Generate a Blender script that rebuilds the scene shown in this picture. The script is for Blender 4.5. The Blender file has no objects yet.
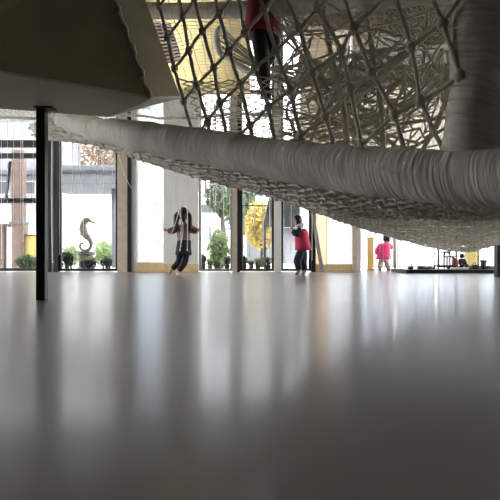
import bpy, bmesh, math, random
from mathutils import Vector, Matrix, noise as mnoise

random.seed(7)
scene = bpy.context.scene
COL = scene.collection

# ------------------------------------------------------------------ camera, sky, exposure
CAM_H, HOR, FPX = 0.29, 258.0, 540.0
cam_d = bpy.data.cameras.new('camera')
cam = bpy.data.objects.new('camera', cam_d)
COL.objects.link(cam)
cam.location = (0, 0, CAM_H)
cam.rotation_euler = (math.pi / 2, 0, 0)
cam_d.sensor_width = 36.0
cam_d.lens = 36.0 * FPX / 500.0
cam_d.shift_y = (HOR - 250.0) / 500.0
cam_d.clip_start = 0.02
cam_d.clip_end = 400
scene.camera = cam

world = bpy.data.worlds.new('sky')
scene.world = world
world.use_nodes = True
bg = world.node_tree.nodes['Background']
bg.inputs['Color'].default_value = (0.97, 0.98, 1.0, 1)
bg.inputs['Strength'].default_value = 11.5

scene.view_settings.view_transform = 'Standard'
scene.view_settings.look = 'None'
scene.view_settings.gamma = 1.0
scene.view_settings.exposure = 0.3
scene.view_settings.use_curve_mapping = False
scene.cycles.use_denoising = True
scene.cycles.max_bounces = 10
scene.cycles.diffuse_bounces = 5
scene.cycles.transparent_max_bounces = 16
scene.cycles.sample_clamp_indirect = 8.0


def W(x, y, d):
    """the point seen at picture position x, y at distance d"""
    return Vector(((x - 250.0) / FPX * d, d, CAM_H + (HOR - y) / FPX * d))


# ------------------------------------------------------------------ materials
def mat(name, col, rough=0.6, metal=0.0, spec=0.5, var=0.0, scale=8.0, bump=0.0, bscale=40.0, translucent=None):
    m = bpy.data.materials.new(name)
    m.use_nodes = True
    nt = m.node_tree
    b = nt.nodes['Principled BSDF']
    b.inputs['Base Color'].default_value = (*col, 1)
    b.inputs['Roughness'].default_value = rough
    b.inputs['Metallic'].default_value = metal
    b.inputs['Specular IOR Level'].default_value = spec
    tc = nt.nodes.new('ShaderNodeTexCoord')
    if var > 0:
        n = nt.nodes.new('ShaderNodeTexNoise')
        n.inputs['Scale'].default_value = scale
        n.inputs['Detail'].default_value = 4
        nt.links.new(tc.outputs['Object'], n.inputs['Vector'])
        r = nt.nodes.new('ShaderNodeValToRGB')
        r.color_ramp.elements[0].position = 0.3
        r.color_ramp.elements[1].position = 0.7
        r.color_ramp.elements[0].color = (*[max(0, c * (1 - var)) for c in col], 1)
        r.color_ramp.elements[1].color = (*[min(1, c * (1 + var)) for c in col], 1)
        nt.links.new(n.outputs['Fac'], r.inputs['Fac'])
        nt.links.new(r.outputs['Color'], b.inputs['Base Color'])
    if bump > 0:
        n2 = nt.nodes.new('ShaderNodeTexNoise')
        n2.inputs['Scale'].default_value = bscale
        n2.inputs['Detail'].default_value = 3
        nt.links.new(tc.outputs['Object'], n2.inputs['Vector'])
        bp = nt.nodes.new('ShaderNodeBump')
        bp.inputs['Strength'].default_value = bump
        bp.inputs['Distance'].default_value = 0.01
        nt.links.new(n2.outputs['Fac'], bp.inputs['Height'])
        nt.links.new(bp.outputs['Normal'], b.inputs['Normal'])
    if translucent:
        tr = nt.nodes.new('ShaderNodeBsdfTranslucent')
        tr.inputs['Color'].default_value = (*translucent[1], 1)
        mx = nt.nodes.new('ShaderNodeMixShader')
        mx.inputs['Fac'].default_value = translucent[0]
        nt.links.new(b.outputs['BSDF'], mx.inputs[1])
        nt.links.new(tr.outputs['BSDF'], mx.inputs[2])
        nt.links.new(mx.outputs['Shader'], nt.nodes['Material Output'].inputs['Surface'])
    return m


def glass_mat(name, tint):
    m = bpy.data.materials.new(name)
    m.use_nodes = True
    nt = m.node_tree
    nt.nodes.remove(nt.nodes['Principled BSDF'])
    t = nt.nodes.new('ShaderNodeBsdfTransparent')
    t.inputs['Color'].default_value = (*tint, 1)
    g = nt.nodes.new('ShaderNodeBsdfGlossy')
    g.inputs['Roughness'].default_value = 0.0
    # Schlick reflectance from the angle alone, the same on both faces of the pane
    ge = nt.nodes.new('ShaderNodeNewGeometry')
    dt = nt.nodes.new('ShaderNodeVectorMath')
    dt.operation = 'DOT_PRODUCT'
    nt.links.new(ge.outputs['Normal'], dt.inputs[0])
    nt.links.new(ge.outputs['Incoming'], dt.inputs[1])

    def mth(op, a, b):
        n = nt.nodes.new('ShaderNodeMath')
        n.operation = op
        for k, v in enumerate((a, b)):
            if v is None:
                continue
            if isinstance(v, (int, float)):
                n.inputs[k].default_value = v
            else:
                nt.links.new(v, n.inputs[k])
        return n.outputs[0]
    c = mth('ABSOLUTE', dt.outputs['Value'], None)
    p5 = mth('POWER', mth('SUBTRACT', 1.0, c), 5.0)
    fac = mth('ADD', mth('MULTIPLY', p5, 0.93), 0.07)
    mx = nt.nodes.new('ShaderNodeMixShader')
    nt.links.new(fac, mx.inputs['Fac'])
    nt.links.new(t.outputs['BSDF'], mx.inputs[1])
    nt.links.new(g.outputs['BSDF'], mx.inputs[2])
    nt.links.new(mx.outputs['Shader'], nt.nodes['Material Output'].inputs['Surface'])
    return m


def floor_mat():
    m = mat('polished_floor', (0.165, 0.154, 0.134), rough=0.28, spec=0.13)
    nt = m.node_tree
    b = nt.nodes['Principled BSDF']
    tc = nt.nodes.new('ShaderNodeTexCoord')
    n = nt.nodes.new('ShaderNodeTexNoise')
    n.inputs['Scale'].default_value = 1.3
    n.inputs['Detail'].default_value = 4
    nt.links.new(tc.outputs['Object'], n.inputs['Vector'])
    mr = nt.nodes.new('ShaderNodeMapRange')
    mr.inputs['To Min'].default_value = 0.277
    mr.inputs['To Max'].default_value = 0.30
    nt.links.new(n.outputs['Fac'], mr.inputs['Value'])
    nt.links.new(mr.outputs['Result'], b.inputs['Roughness'])
    b.inputs['Coat Weight'].default_value = 0.17
    b.inputs['Coat Roughness'].default_value = 0.13
    b.inputs['Coat IOR'].default_value = 1.38
    return m


M = {
    'floor': floor_mat(),
    'glass': glass_mat('clear_glass', (1, 1, 1)),
    'glass_dimmed': glass_mat('dimming_glass', (0.70, 0.71, 0.72)),  # tint added to dim the daylight and its streaks on the floor
    'wall': mat('plaster_wall', (0.55, 0.54, 0.51), 0.8, var=0.05, scale=2),
    'wall_back': mat('dark_plaster_wall', (0.10, 0.097, 0.09), 0.85, var=0.08, scale=2),  # dark tone keeps the unseen walls from bouncing light
    'ceiling': mat('ceiling_paint', (0.45, 0.44, 0.42), 0.85, var=0.05, scale=1),
    'pillar': mat('pillar_paint', (0.80, 0.79, 0.76), 0.6, var=0.03, scale=3),
    'frame_dark': mat('black_window_metal', (0.012, 0.012, 0.014), 0.45),
    'frame_grey': mat('grey_window_metal', (0.30, 0.30, 0.32), 0.4),
    'frame_beige': mat('beige_wood_jamb', (0.55, 0.46, 0.36), 0.5, var=0.1, scale=10),
    'frame_white': mat('white_jamb', (0.78, 0.76, 0.72), 0.5),
    'tan': mat('tan_wood_base', (0.80, 0.60, 0.32), 0.5, var=0.10, scale=12),
    'tan_panel': mat('tan_wood_panel', (0.82, 0.70, 0.56), 0.5, var=0.10, scale=5, translucent=(0.65, (0.95, 0.80, 0.64))),
    'blind': mat('white_blind_cloth', (0.85, 0.86, 0.88), 0.8, translucent=(0.8, (0.93, 0.95, 0.98))),
    'blind_blue': mat('bluish_white_blind_cloth', (0.78, 0.80, 0.84), 0.8, translucent=(0.66, (0.77, 0.81, 0.86))),
    'blind_beige': mat('beige_blind_cloth', (0.75, 0.70, 0.60), 0.8, translucent=(0.7, (0.75, 0.70, 0.60))),
    'slat': mat('yellow_slat_wood', (0.80, 0.73, 0.52), 0.7, var=0.12, scale=3, translucent=(0.75, (0.88, 0.80, 0.58))),
    'black': mat('black_paint', (0.010, 0.010, 0.011), 0.5),
    'box': mat('olive_plywood', (0.24, 0.205, 0.115), 0.6, var=0.12, scale=4, bump=0.1, bscale=60),
    'box_under': mat('bounce_paled_plywood', (0.46, 0.43, 0.34), 0.6, var=0.08, scale=3),  # greyer board; its paler tone stands in for light bounced off the floor
    'rope': mat('white_rope', (0.62, 0.575, 0.475), 0.85, var=0.2, scale=14, bump=0.4, bscale=120, translucent=(0.18, (0.6, 0.55, 0.45))),
    'rope_underlit': mat('underlit_rope', (0.86, 0.83, 0.76), 0.85, var=0.12, scale=10, bump=0.4, bscale=90, translucent=(0.40, (0.92, 0.89, 0.83))),  # rope colour made paler so net undersides carry light from windows and floor
    'rope_pale': mat('pale_cord', (0.80, 0.79, 0.75), 0.8, var=0.06, scale=20),
    'net_fine': mat('fine_net_cord', (0.70, 0.66, 0.57), 0.8, var=0.15, scale=9, translucent=(0.35, (0.7, 0.67, 0.6))),
    'skin': mat('skin', (0.62, 0.38, 0.29), 0.55),
    'hair': mat('black_hair', (0.012, 0.010, 0.010), 0.4),
    'mauve': mat('mauve_knit', (0.26, 0.15, 0.15), 0.85, var=0.15, scale=20),
    'dark_cloth': mat('dark_cloth', (0.018, 0.018, 0.024), 0.85),
    'crimson': mat('crimson_cloth', (0.55, 0.03, 0.09), 0.8, var=0.12, scale=12),
    'hotpink': mat('hot_pink_cloth', (0.85, 0.05, 0.20), 0.8, var=0.12, scale=12),
    'dark_red': mat('dark_red_cloth', (0.24, 0.02, 0.035), 0.85, var=0.15, scale=12),
    'white_cloth': mat('white_cloth', (0.80, 0.80, 0.80), 0.8),
    'grey_cloth': mat('grey_sock', (0.25, 0.25, 0.27), 0.8),
    'floral': mat('pale_patterned_cloth', (0.60, 0.54, 0.48), 0.8, var=0.5, scale=22),
    'eye': mat('eye', (0.02, 0.015, 0.012), 0.2),
    'lip': mat('lip', (0.45, 0.16, 0.14), 0.5),
    'brown': mat('dark_brown', (0.05, 0.03, 0.022), 0.6, var=0.2, scale=8),
    'redbrown': mat('red_brown_cloth', (0.24, 0.07, 0.05), 0.8),
    'yellow': mat('yellow_paint', (0.82, 0.66, 0.22), 0.6, var=0.06, scale=4),
    'white': mat('white_paint', (0.8, 0.8, 0.78), 0.6),
    'grey_board': mat('grey_board', (0.30, 0.29, 0.28), 0.6),
    'red_panel': mat('dark_red_paint', (0.30, 0.03, 0.035), 0.6),
    # outside
    'paving': mat('pale_paving', (0.42, 0.41, 0.39), 0.8, var=0.1, scale=0.8),
    'brick': mat('pink_brick', (0.27, 0.19, 0.16), 0.85, var=0.2, scale=6),
    'conc': mat('pale_concrete', (0.24, 0.25, 0.27), 0.8, var=0.1, scale=1),
    'render': mat('white_render', (0.72, 0.71, 0.69), 0.8, var=0.05, scale=1),
    'eave': mat('dark_eave', (0.08, 0.085, 0.095), 0.7, var=0.1, scale=2),
    'leaf': mat('green_leaves', (0.26, 0.34, 0.16), 0.6, var=0.35, scale=3, translucent=(0.3, (0.3, 0.38, 0.14))),
    'leaf_dark': mat('dark_green_leaves', (0.10, 0.14, 0.075), 0.6, var=0.4, scale=3, translucent=(0.2, (0.12, 0.17, 0.07))),
    'leaf_yellow': mat('yellow_leaves', (0.62, 0.50, 0.16), 0.6, var=0.3, scale=3, translucent=(0.35, (0.7, 0.55, 0.16))),
    'leaf_brown': mat('brown_leaves', (0.30, 0.23, 0.17), 0.7, var=0.4, scale=3),
    'bark': mat('bark', (0.08, 0.06, 0.045), 0.9, var=0.3, scale=10),
    'pot': mat('dark_pot', (0.05, 0.045, 0.045), 0.6),
    'terracotta': mat('terracotta', (0.36, 0.16, 0.09), 0.8),
    'bronze': mat('weathered_bronze', (0.46, 0.41, 0.32), 0.55, var=0.3, scale=14),
    'iron': mat('black_iron', (0.02, 0.02, 0.022), 0.5),
}


# the wrapped rolls: bands of cloth wound round, seen as fine ridges across the roll
def wrap_mat():
    m = mat('wound_white_cloth', (0.57, 0.54, 0.47), 0.8, spec=0.25)
    nt = m.node_tree
    b = nt.nodes['Principled BSDF']
    uv = nt.nodes.new('ShaderNodeUVMap')
    mp = nt.nodes.new('ShaderNodeMapping')
    mp.inputs['Scale'].default_value = (60, 3.0, 1)
    nt.links.new(uv.outputs['UV'], mp.inputs['Vector'])
    n = nt.nodes.new('ShaderNodeTexNoise')
    n.inputs['Scale'].default_value = 1.0
    n.inputs['Detail'].default_value = 5
    n.inputs['Roughness'].default_value = 0.65
    nt.links.new(mp.outputs['Vector'], n.inputs['Vector'])
    bp = nt.nodes.new('ShaderNodeBump')
    bp.inputs['Strength'].default_value = 0.9
    bp.inputs['Distance'].default_value = 0.012
    nt.links.new(n.outputs['Fac'], bp.inputs['Height'])
    nt.links.new(bp.outputs['Normal'], b.inputs['Normal'])
    r = nt.nodes.new('ShaderNodeValToRGB')
    r.color_ramp.elements[0].position = 0.3
    r.color_ramp.elements[1].position = 0.72
    r.color_ramp.elements[0].color = (0.46, 0.43, 0.365, 1)
    r.color_ramp.elements[1].color = (0.80, 0.765, 0.68, 1)
    nt.links.new(n.outputs['Fac'], r.inputs['Fac'])
    nt.links.new(r.outputs['Color'], b.inputs['Base Color'])
    return m


M['wrap'] = wrap_mat()


# ------------------------------------------------------------------ mesh builder
class MB:
    def __init__(self):
        self.v, self.f, self.uv = [], [], None

    def add(self, vs, fs):
        o = len(self.v)
        self.v += [tuple(p) for p in vs]
        self.f += [tuple(i + o for i in f) for f in fs]
        return self

    def box(self, a, b):
        (x0, y0, z0), (x1, y1, z1) = a, b
        x0, x1 = min(x0, x1), max(x0, x1)
        y0, y1 = min(y0, y1), max(y0, y1)
        z0, z1 = min(z0, z1), max(z0, z1)
        vs = [(x0, y0, z0), (x1, y0, z0), (x1, y1, z0), (x0, y1, z0), (x0, y0, z1), (x1, y0, z1), (x1, y1, z1), (x0, y1, z1)]
        fs = [(3, 2, 1, 0), (4, 5, 6, 7), (0, 1, 5, 4), (1, 2, 6, 5), (2, 3, 7, 6), (3, 0, 4, 7)]
        return self.add(vs, fs)

    def hexa(self, vs):
        fs = [(3, 2, 1, 0), (4, 5, 6, 7), (0, 1, 5, 4), (1, 2, 6, 5), (2, 3, 7, 6), (3, 0, 4, 7)]
        return self.add(vs, fs)

    def tube(self, pts, rad, n=6, caps=True, close=False):
        pts = [Vector(p) for p in pts]
        k = len(pts)
        rs = rad if isinstance(rad, (list, tuple)) else [rad] * k
        t0 = (pts[1] - pts[0]).normalized()
        up = Vector((0, 0, 1)) if abs(t0.z) < 0.9 else Vector((1, 0, 0))
        nrm = (up - t0 * up.dot(t0)).normalized()
        vs = []
        for i, p in enumerate(pts):
            a = pts[(i - 1) % k] if (i > 0 or close) else pts[0]
            b = pts[(i + 1) % k] if (i < k - 1 or close) else pts[-1]
            t = (b - a)
            t = t.normalized() if t.length > 1e-9 else t0
            nrm = nrm - t * nrm.dot(t)
            nrm = nrm.normalized() if nrm.length > 1e-6 else t.orthogonal().normalized()
            bi = t.cross(nrm)
            for j in range(n):
                an = 2 * math.pi * j / n
                vs.append(p + (nrm * math.cos(an) + bi * math.sin(an)) * rs[i])
        fs = []
        for i in range(k if close else k - 1):
            i2 = (i + 1) % k
            for j in range(n):
                j2 = (j + 1) % n
                fs.append((i * n + j, i * n + j2, i2 * n + j2, i2 * n + j))
        if caps and not close:
            fs.append(tuple(range(n - 1, -1, -1)))
            fs.append(tuple((k - 1) * n + j for j in range(n)))
        return self.add(vs, fs)

    def ball(self, c, r, nu=10, nv=7, jit=0.0):
        c = Vector(c)
        r = Vector(r) if not isinstance(r, (int, float)) else Vector((r, r, r))
        vs = [c + Vector((0, 0, -r.z))]
        for i in range(1, nv):
            th = math.pi * i / nv
            for j in range(nu):
                ph = 2 * math.pi * j / nu
                q = 1 + (random.uniform(-jit, jit) if jit else 0)
                vs.append(c + Vector((math.sin(th) * math.cos(ph) * r.x, math.sin(th) * math.sin(ph) * r.y, -math.cos(th) * r.z)) * q if not jit
                          else c + Vector((math.sin(th) * math.cos(ph) * r.x * q, math.sin(th) * math.sin(ph) * r.y * q, -math.cos(th) * r.z * q)))
        vs.append(c + Vector((0, 0, r.z)))
        fs = []
        for j in range(nu):
            fs.append((0, 1 + (j + 1) % nu, 1 + j))
        for i in range(nv - 2):
            for j in range(nu):
                a, b = 1 + i * nu + j, 1 + i * nu + (j + 1) % nu
                fs.append((a, b, b + nu, a + nu))
        top = len(vs) - 1
        o = 1 + (nv - 2) * nu
        for j in range(nu):
            fs.append((o + j, o + (j + 1) % nu, top))
        return self.add(vs, fs)

    def lathe(self, prof, c=(0, 0, 0), n=20):
        c = Vector(c)
        vs, fs = [], []
        for r, z in prof:
            for j in range(n):
                a = 2 * math.pi * j / n
                vs.append(c + Vector((r * math.cos(a), r * math.sin(a), z)))
        for i in range(len(prof) - 1):
            for j in range(n):
                j2 = (j + 1) % n
                fs.append((i * n + j, i * n + j2, (i + 1) * n + j2, (i + 1) * n + j))
        fs.append(tuple(range(n - 1, -1, -1)))
        fs.append(tuple((len(prof) - 1) * n + j for j in range(n)))
        return self.add(vs, fs)

    def build(self, name, m, parent=None, smooth=False, bevel=0.0, origin=None):
        me = bpy.data.meshes.new(name)
        o0 = Vector((0, 0, 0))
        if origin is not None:
            o0 = Vector(origin)
        elif parent is not None:
            q = parent
            while q is not None:
                o0 += Vector(q.location)
                q = q.parent
        me.from_pydata([tuple(Vector(p) - o0) for p in self.v], [], self.f)
        me.update()
        me.materials.append(M[m] if isinstance(m, str) else m)
        ob = bpy.data.objects.new(name, me)
        if origin is not None:
            ob.location = o0
        COL.objects.link(ob)
        if parent is not None:
            ob.parent = parent
        if smooth:
            me.polygons.foreach_set('use_smooth', [True] * len(me.polygons))
        if bevel > 0:
            bv = ob.modifiers.new('bevel', 'BEVEL')
            bv.width = bevel
            bv.segments = 2
            bv.limit_method = 'ANGLE'
        return ob


def thing(name, label, cat, loc=(0, 0, 0), group=None):
    o = bpy.data.objects.new(name, None)
    o.empty_display_size = 0.1
    o.location = loc
    COL.objects.link(o)
    return tag(o, label, cat, group)


def tag(o, label, cat, group=None, kind=None):
    o['label'] = label
    o['category'] = cat
    if group:
        o['group'] = group
    if kind:
        o['kind'] = kind
    return o


def struct(o, label=None):
    o['kind'] = 'structure'
    if label:
        o['label'] = label
    return o


def smooth_path(pts, n=8):
    """Catmull-Rom through pts"""
    pts = [Vector(p) for p in pts]
    out = []
    for i in range(len(pts) - 1):
        p0 = pts[i - 1] if i > 0 else pts[0] * 2 - pts[1]
        p1, p2 = pts[i], pts[i + 1]
        p3 = pts[i + 2] if i + 2 < len(pts) else pts[-1] * 2 - pts[-2]
        for k in range(n):
            t = k / n
            out.append(0.5 * ((2 * p1) + (p2 - p0) * t + (2 * p0 - 5 * p1 + 4 * p2 - p3) * t * t + (3 * p1 - p0 - 3 * p2 + p3) * t ** 3))
    out.append(pts[-1])
    return out


def lerp_table(tab, x):
    if x <= tab[0][0]:
        (x0, y0), (x1, y1) = tab[0], tab[1]
    elif x >= tab[-1][0]:
        (x0, y0), (x1, y1) = tab[-2], tab[-1]
    else:
        for (x0, y0), (x1, y1) in zip(tab, tab[1:]):
            if x0 <= x <= x1:
                break
    return y0 + (y1 - y0) * (x - x0) / (x1 - x0)


# ------------------------------------------------------------------ the room
WY = 11.2        # the main window wall
FY = 13.5        # the recessed wall on the right
CZ = 6.0
XL, XR, YB = -8.5, 9.0, -5.0


def wx(px, d=WY):
    return (px - 250.0) / FPX * d


def wz(py, d=WY):
    return CAM_H + (HOR - py) / FPX * d


XJ = wx(356)     # where the main window wall ends
struct(MB().box((XL, YB, -0.2), (XR, FY + 0.1, 0.0)).build('floor', 'floor'), 'polished grey floor')
struct(MB().box((XL - 0.2, YB - 0.2, CZ), (XR + 0.2, FY + 0.2, CZ + 0.2)).build('ceiling', 'ceiling'))
# windows added in the unseen side walls to brighten the room, solid wall above
def fill_window_wall(name, axis, c, a0, a1, n, zt, n0, z0=0.35):
    """wall along x (axis 'x') or y at coordinate c; added, unseen windows between piers"""
    def bx(m, p0, p1, t0, t1, za, zb):
        if axis == 'x':
            m.box((p0, c + t0, za), (p1, c + t1, zb))
        else:
            m.box((c + t0, p0, za), (c + t1, p1, zb))
    w = MB()
    bx(w, a0, a1, 0, .2, zt, CZ)
    bx(w, a0, a1, 0, .2, 0, z0)
    step = (a1 - a0) / n
    for k in range(n + 1):
        q = a0 + step * k
        bx(w, max(a0, q - .2), min(a1, q + .2), 0, .2, z0, zt)
    struct(w.build(name, 'wall_back'))
    for k in range(n):
        p0, p1 = a0 + step * k + .2, a0 + step * (k + 1) - .2
        f = MB()
        for (u0, u1, za, zb) in ((p0, p0 + .06, z0, zt), (p1 - .06, p1, z0, zt), (p0, p1, z0, z0 + .06), (p0, p1, zt - .06, zt), ((p0 + p1) / 2 - .03, (p0 + p1) / 2 + .03, z0, zt)):
            bx(f, u0, u1, .05, .15, za, zb)
        o = struct(f.build('window_%d' % (n0 + k), 'frame_dark'))  # out of view, added to let more daylight in
        g = MB()
        bx(g, p0 + .03, p1 - .03, .095, .105, z0 + .03, zt - .03)
        g.build('pane', 'glass', o)
        ld = bpy.data.lights.new('window_portal', 'AREA')
        ld.shape = 'RECTANGLE'
        ld.size, ld.size_y = p1 - p0, zt - z0
        ld.cycles.is_portal = True
        lo = bpy.data.objects.new('window_portal', ld)
        COL.objects.link(lo)
        if axis == 'x':
            lo.location = ((p0 + p1) / 2, c - .1 if c < 0 else c + .3, (z0 + zt) / 2)
            lo.rotation_euler = (math.pi / 2 if c < 0 else -math.pi / 2, 0, 0)
        else:
            lo.location = (c - .1 if c < 0 else c + .3, (p0 + p1) / 2, (z0 + zt) / 2)
            lo.rotation_euler = (math.pi / 2, 0, -math.pi / 2 if c < 0 else math.pi / 2)


fill_window_wall('wall_left', 'y', XL - .2, 4.5, WY + .1, 3, 4.4, 20)
fill_window_wall('wall_right', 'y', XR, 5.8, FY + .1, 3, 4.4, 30)
struct(MB().box((XL - .2, YB, 0), (XL, 4.5, CZ)).build('wall_left_rear', 'wall_back'))
struct(MB().box((XR, YB, 0), (XR + .2, 5.8, CZ)).build('wall_right_rear', 'wall_back'))
struct(MB().box((XL - .2, YB - .2, 0), (XR + .2, YB, CZ)).build('wall_back', 'wall_back'))
struct(MB().box((-60, -60, -.25), (XL - .25, 90, -.03)).build('ground_left', 'paving'))
struct(MB().box((XR + .25, -60, -.25), (60, FY + .15, -.03)).build('ground_side', 'paving'))
struct(MB().box((XL - .25, -60, -.25), (XR + .25, YB - .25, -.03)).build('ground_back', 'paving'))

WT = 3.75        # top of the tall windows
# wall above the windows, left part; slatted and beige blinds take the middle
HT = 5.75
struct(MB().box((XL, WY, WT), (wx(146), WY + 0.12, CZ)).build('wall_front_left', 'wall'))
struct(MB().box((wx(146), WY, HT), (XJ, WY + 0.12, CZ)).build('wall_front', 'wall'))
struct(MB().box((XJ, WY, 0), (XJ + 0.1, FY, CZ)).build('wall_return', 'wall'))
struct(MB().box((XJ + 0.1, FY, 4.9), (XR, FY + 0.12, CZ)).build('wall_far', 'wall'))


def window(n, x0, x1, z0, z1, y, fr, bars=(), verts=(), fm='frame_dark', wd=0.06, label=None, pane='glass_dimmed'):
    b = MB()
    d = 0.09
    b.box((x0, y, z0), (x0 + wd, y + d, z1)).box((x1 - wd, y, z0), (x1, y + d, z1))
    b.box((x0 + wd, y, z1 - wd), (x1 - wd, y + d, z1)).box((x0 + wd, y, z0), (x1 - wd, y + d, z0 + wd))
    for (za, zb) in bars:
        b.box((x0 + wd, y + 0.01, za), (x1 - wd, y + d - 0.01, zb))
    for (xa, xb) in verts:
        b.box((xa, y + 0.01, z0 + wd), (xb, y + d - 0.01, z1 - wd))
    o = struct(b.build('window_%d' % n, fm), label)
    p = MB().box((x0 + wd * .5, y + 0.045, z0 + wd * .5), (x1 - wd * .5, y + 0.053, z1 - wd * .5)).build('pane', pane, o)
    p['label'] = 'glass pane with a dimming tint' if pane == 'glass_dimmed' else 'sheer white pane'
    return o


w1 = window(1, XL + 0.02, wx(47), 0.02, WT, WY, None, bars=[(wz(147), wz(140)), (wz(158), wz(153)), (wz(203), wz(198))],
       verts=[(wx(-60), wx(-55))], label='left window with black horizontal bars')
window(2, wx(58.5), wx(118), 0.02, WT, WY, None, fm='frame_dark', wd=0.05, label='clear window beside the black jamb')
window(3, wx(137), wx(163.5), 0.20, WT, WY + 0.02, None, fm='frame_white', wd=0.008, label='bright white blind beside the pillar', pane='blind_blue')
window(4, wx(199), wx(232.5), 0.02, HT, WY, None, bars=[(3.7, 3.78)], fm='frame_grey', wd=0.045, label='window right of the pillar')
window(5, wx(240), wx(274), 0.02, HT, WY, None, bars=[(wz(206), wz(205)), (3.7, 3.78)], fm='frame_dark', wd=0.045, label='window showing the yellow tree')
window(6, wx(281), wx(311), 0.02, HT, WY, None, bars=[(3.7, 3.78)], fm='frame_dark', wd=0.045, label='window behind the child in the red vest')
window(7, wx(327), wx(352), 0.16, HT, WY + 0.02, None, fm='frame_white', wd=0.008, label='blown bright white blind', pane='blind')

tn = [0]


def trim(x0, x1, z0, z1, y0, y1, m, label=None):
    tn[0] += 1
    return struct(MB().box((x0, y0, z0), (x1, y1, z1)).build('trim_%d' % tn[0], m, bevel=0.004), label)


# jambs between the windows
trim(wx(47), wx(51.5), 0, WT, WY - 0.08, WY + 0.1, 'frame_dark', 'black window jamb')
trim(wx(51.5), wx(54.5), 0, WT, WY - 0.05, WY + 0.1, 'frame_grey', 'grey strip between two black jambs')
trim(wx(54.5), wx(58.5), 0, WT, WY - 0.08, WY + 0.1, 'frame_dark', 'black window jamb')
trim(wx(118), wx(128), 0, WT, WY - 0.06, WY + 0.1, 'frame_beige', 'beige window jamb')
trim(wx(128), wx(131.5), 0, WT, WY - 0.07, WY + 0.1, 'frame_dark', 'black strip beside the beige jamb')
trim(wx(131.5), wx(137), 0, WT, WY - 0.02, WY + 0.1, 'frame_white', 'white jamb beside the blind')
trim(wx(232.5), wx(237.3), 0, HT, WY - 0.10, WY + 0.1, 'frame_beige', 'beige mullion')
trim(wx(237.3), wx(240), 0, HT, WY - 0.06, WY + 0.1, 'frame_dark', 'black strip of the mullion')
trim(wx(274), wx(281), 0, HT, WY - 0.10, WY + 0.1, 'frame_white', 'white mullion')
trim(wx(311), wx(315), 0, HT, WY - 0.12, WY + 0.1, 'frame_dark', 'black jamb beside the tan panel')
trim(wx(315), wx(327), 0.16, HT, WY + 0.02, WY + 0.06, 'tan_panel', 'tan wood panel between jamb and blind')
trim(wx(352), wx(356), 0, HT, WY - 0.08, WY + 0.1, 'frame_beige', 'beige jamb at the end of the window wall')
struct(MB().box((wx(315), WY - 0.04, 0), (wx(352), WY + 0.12, 0.16)).build('baseboard_right', 'tan', bevel=0.004), 'tan baseboard under the bright blind')
struct(MB().box((wx(137), WY - 0.03, 0), (wx(163.5), WY + 0.12, 0.20)).build('baseboard_left', 'tan', bevel=0.004), 'tan baseboard under the white blind')

# pillar with its skirting
pil = struct(MB().box((wx(163.5, 11.0), 10.98, 0), (wx(198.2, 11.0), WY + 0.15, WT)).build('wall_pillar', 'pillar', bevel=0.01), 'pale grey pillar behind the girl')
MB().box((wx(163.3, 10.97), 10.955, 0.0), (wx(198.6, 10.97), 10.98, 0.17)).build('skirting', 'tan', pil)['label'] = 'tan skirting'
# blinds above the left windows of the middle part
struct(MB().box((wx(137), WY, WT), (wx(199), WY + 0.1, WT + .12)).build('trim_30', 'wall'))

# slatted blind in front of the upper windows, and a beige one to its right
sb = thing('slatted_blind', 'yellowish slatted wooden blind high on the window wall behind the nets', 'blind', (wx(200), 10.9, 3.95))
zz = 3.62
slats = MB()
while zz < 5.85:
    slats.box((wx(146.5, 10.9), 10.90, zz), (wx(250, 10.9), 10.915, zz + 0.0565))
    zz += 0.058
slats.build('slats', 'slat', sb)
MB().box((wx(146, 10.9), 10.92, 5.86), (wx(251, 10.9), 10.97, 5.93)).build('head_rail', 'frame_white', sb)
for px in (178, 208, 238):
    MB().tube([(wx(px, 10.9), 10.896, 5.86), (wx(px, 10.9), 10.896, 3.62)], 0.006, 4).build('blind_cord', 'rope_pale', sb)
bb = thing('roller_blind', 'beige roller blind high on the window wall behind the net nest', 'blind', (wx(375, 10.95), 10.95, 2.55))
MB().box((wx(300, 10.95), 10.95, 2.6), (wx(350, 10.95), 10.956, 5.8)).build('cloth', 'blind_beige', bb)
MB().tube([(wx(299, 10.95), 10.953, 5.85), (wx(351, 10.95), 10.953, 5.85)], 0.045, 10).build('roller', 'frame_white', bb)
MB().box((wx(300, 10.95), 10.94, 2.55), (wx(350, 10.95), 10.966, 2.6)).build('bottom_bar', 'frame_white', bb)

# beige blind over the upper part of the far windows
fbx = [wx(357, 13.42), wx(530, 13.42)]
bb2 = thing('roller_blind', 'wide beige roller blind across the far windows behind the upright roll', 'blind', (wx(440, 13.42), 13.42, 2.6))
MB().box((fbx[0], 13.42, 2.62), (fbx[1], 13.426, 4.95)).build('cloth', 'blind_beige', bb2)
MB().tube([(fbx[0], 13.42, 5.0), (fbx[1], 13.42, 5.0)], .04, 10).build('roller', 'frame_white', bb2)
MB().box((fbx[0], 13.41, 2.58), (fbx[1], 13.436, 2.62)).build('bottom_bar', 'frame_white', bb2)

# far recess on the right
for i, (a, b) in enumerate([(357, 394), (397, 435.5), (438, 475.5), (477.5, 525), (527, 580)]):
    window(8 + i, max(XJ + 0.12, wx(a, FY)), min(wx(b, FY), XR - 0.02), 0.05, 4.9, FY, None, fm='frame_white' if i in (0, 1) else 'frame_dark', wd=0.04,
           verts=[(wx((a + b) / 2 - .6, FY), wx((a + b) / 2 + .6, FY))], label='far right window with sheer white pane', pane='blind_blue')

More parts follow.
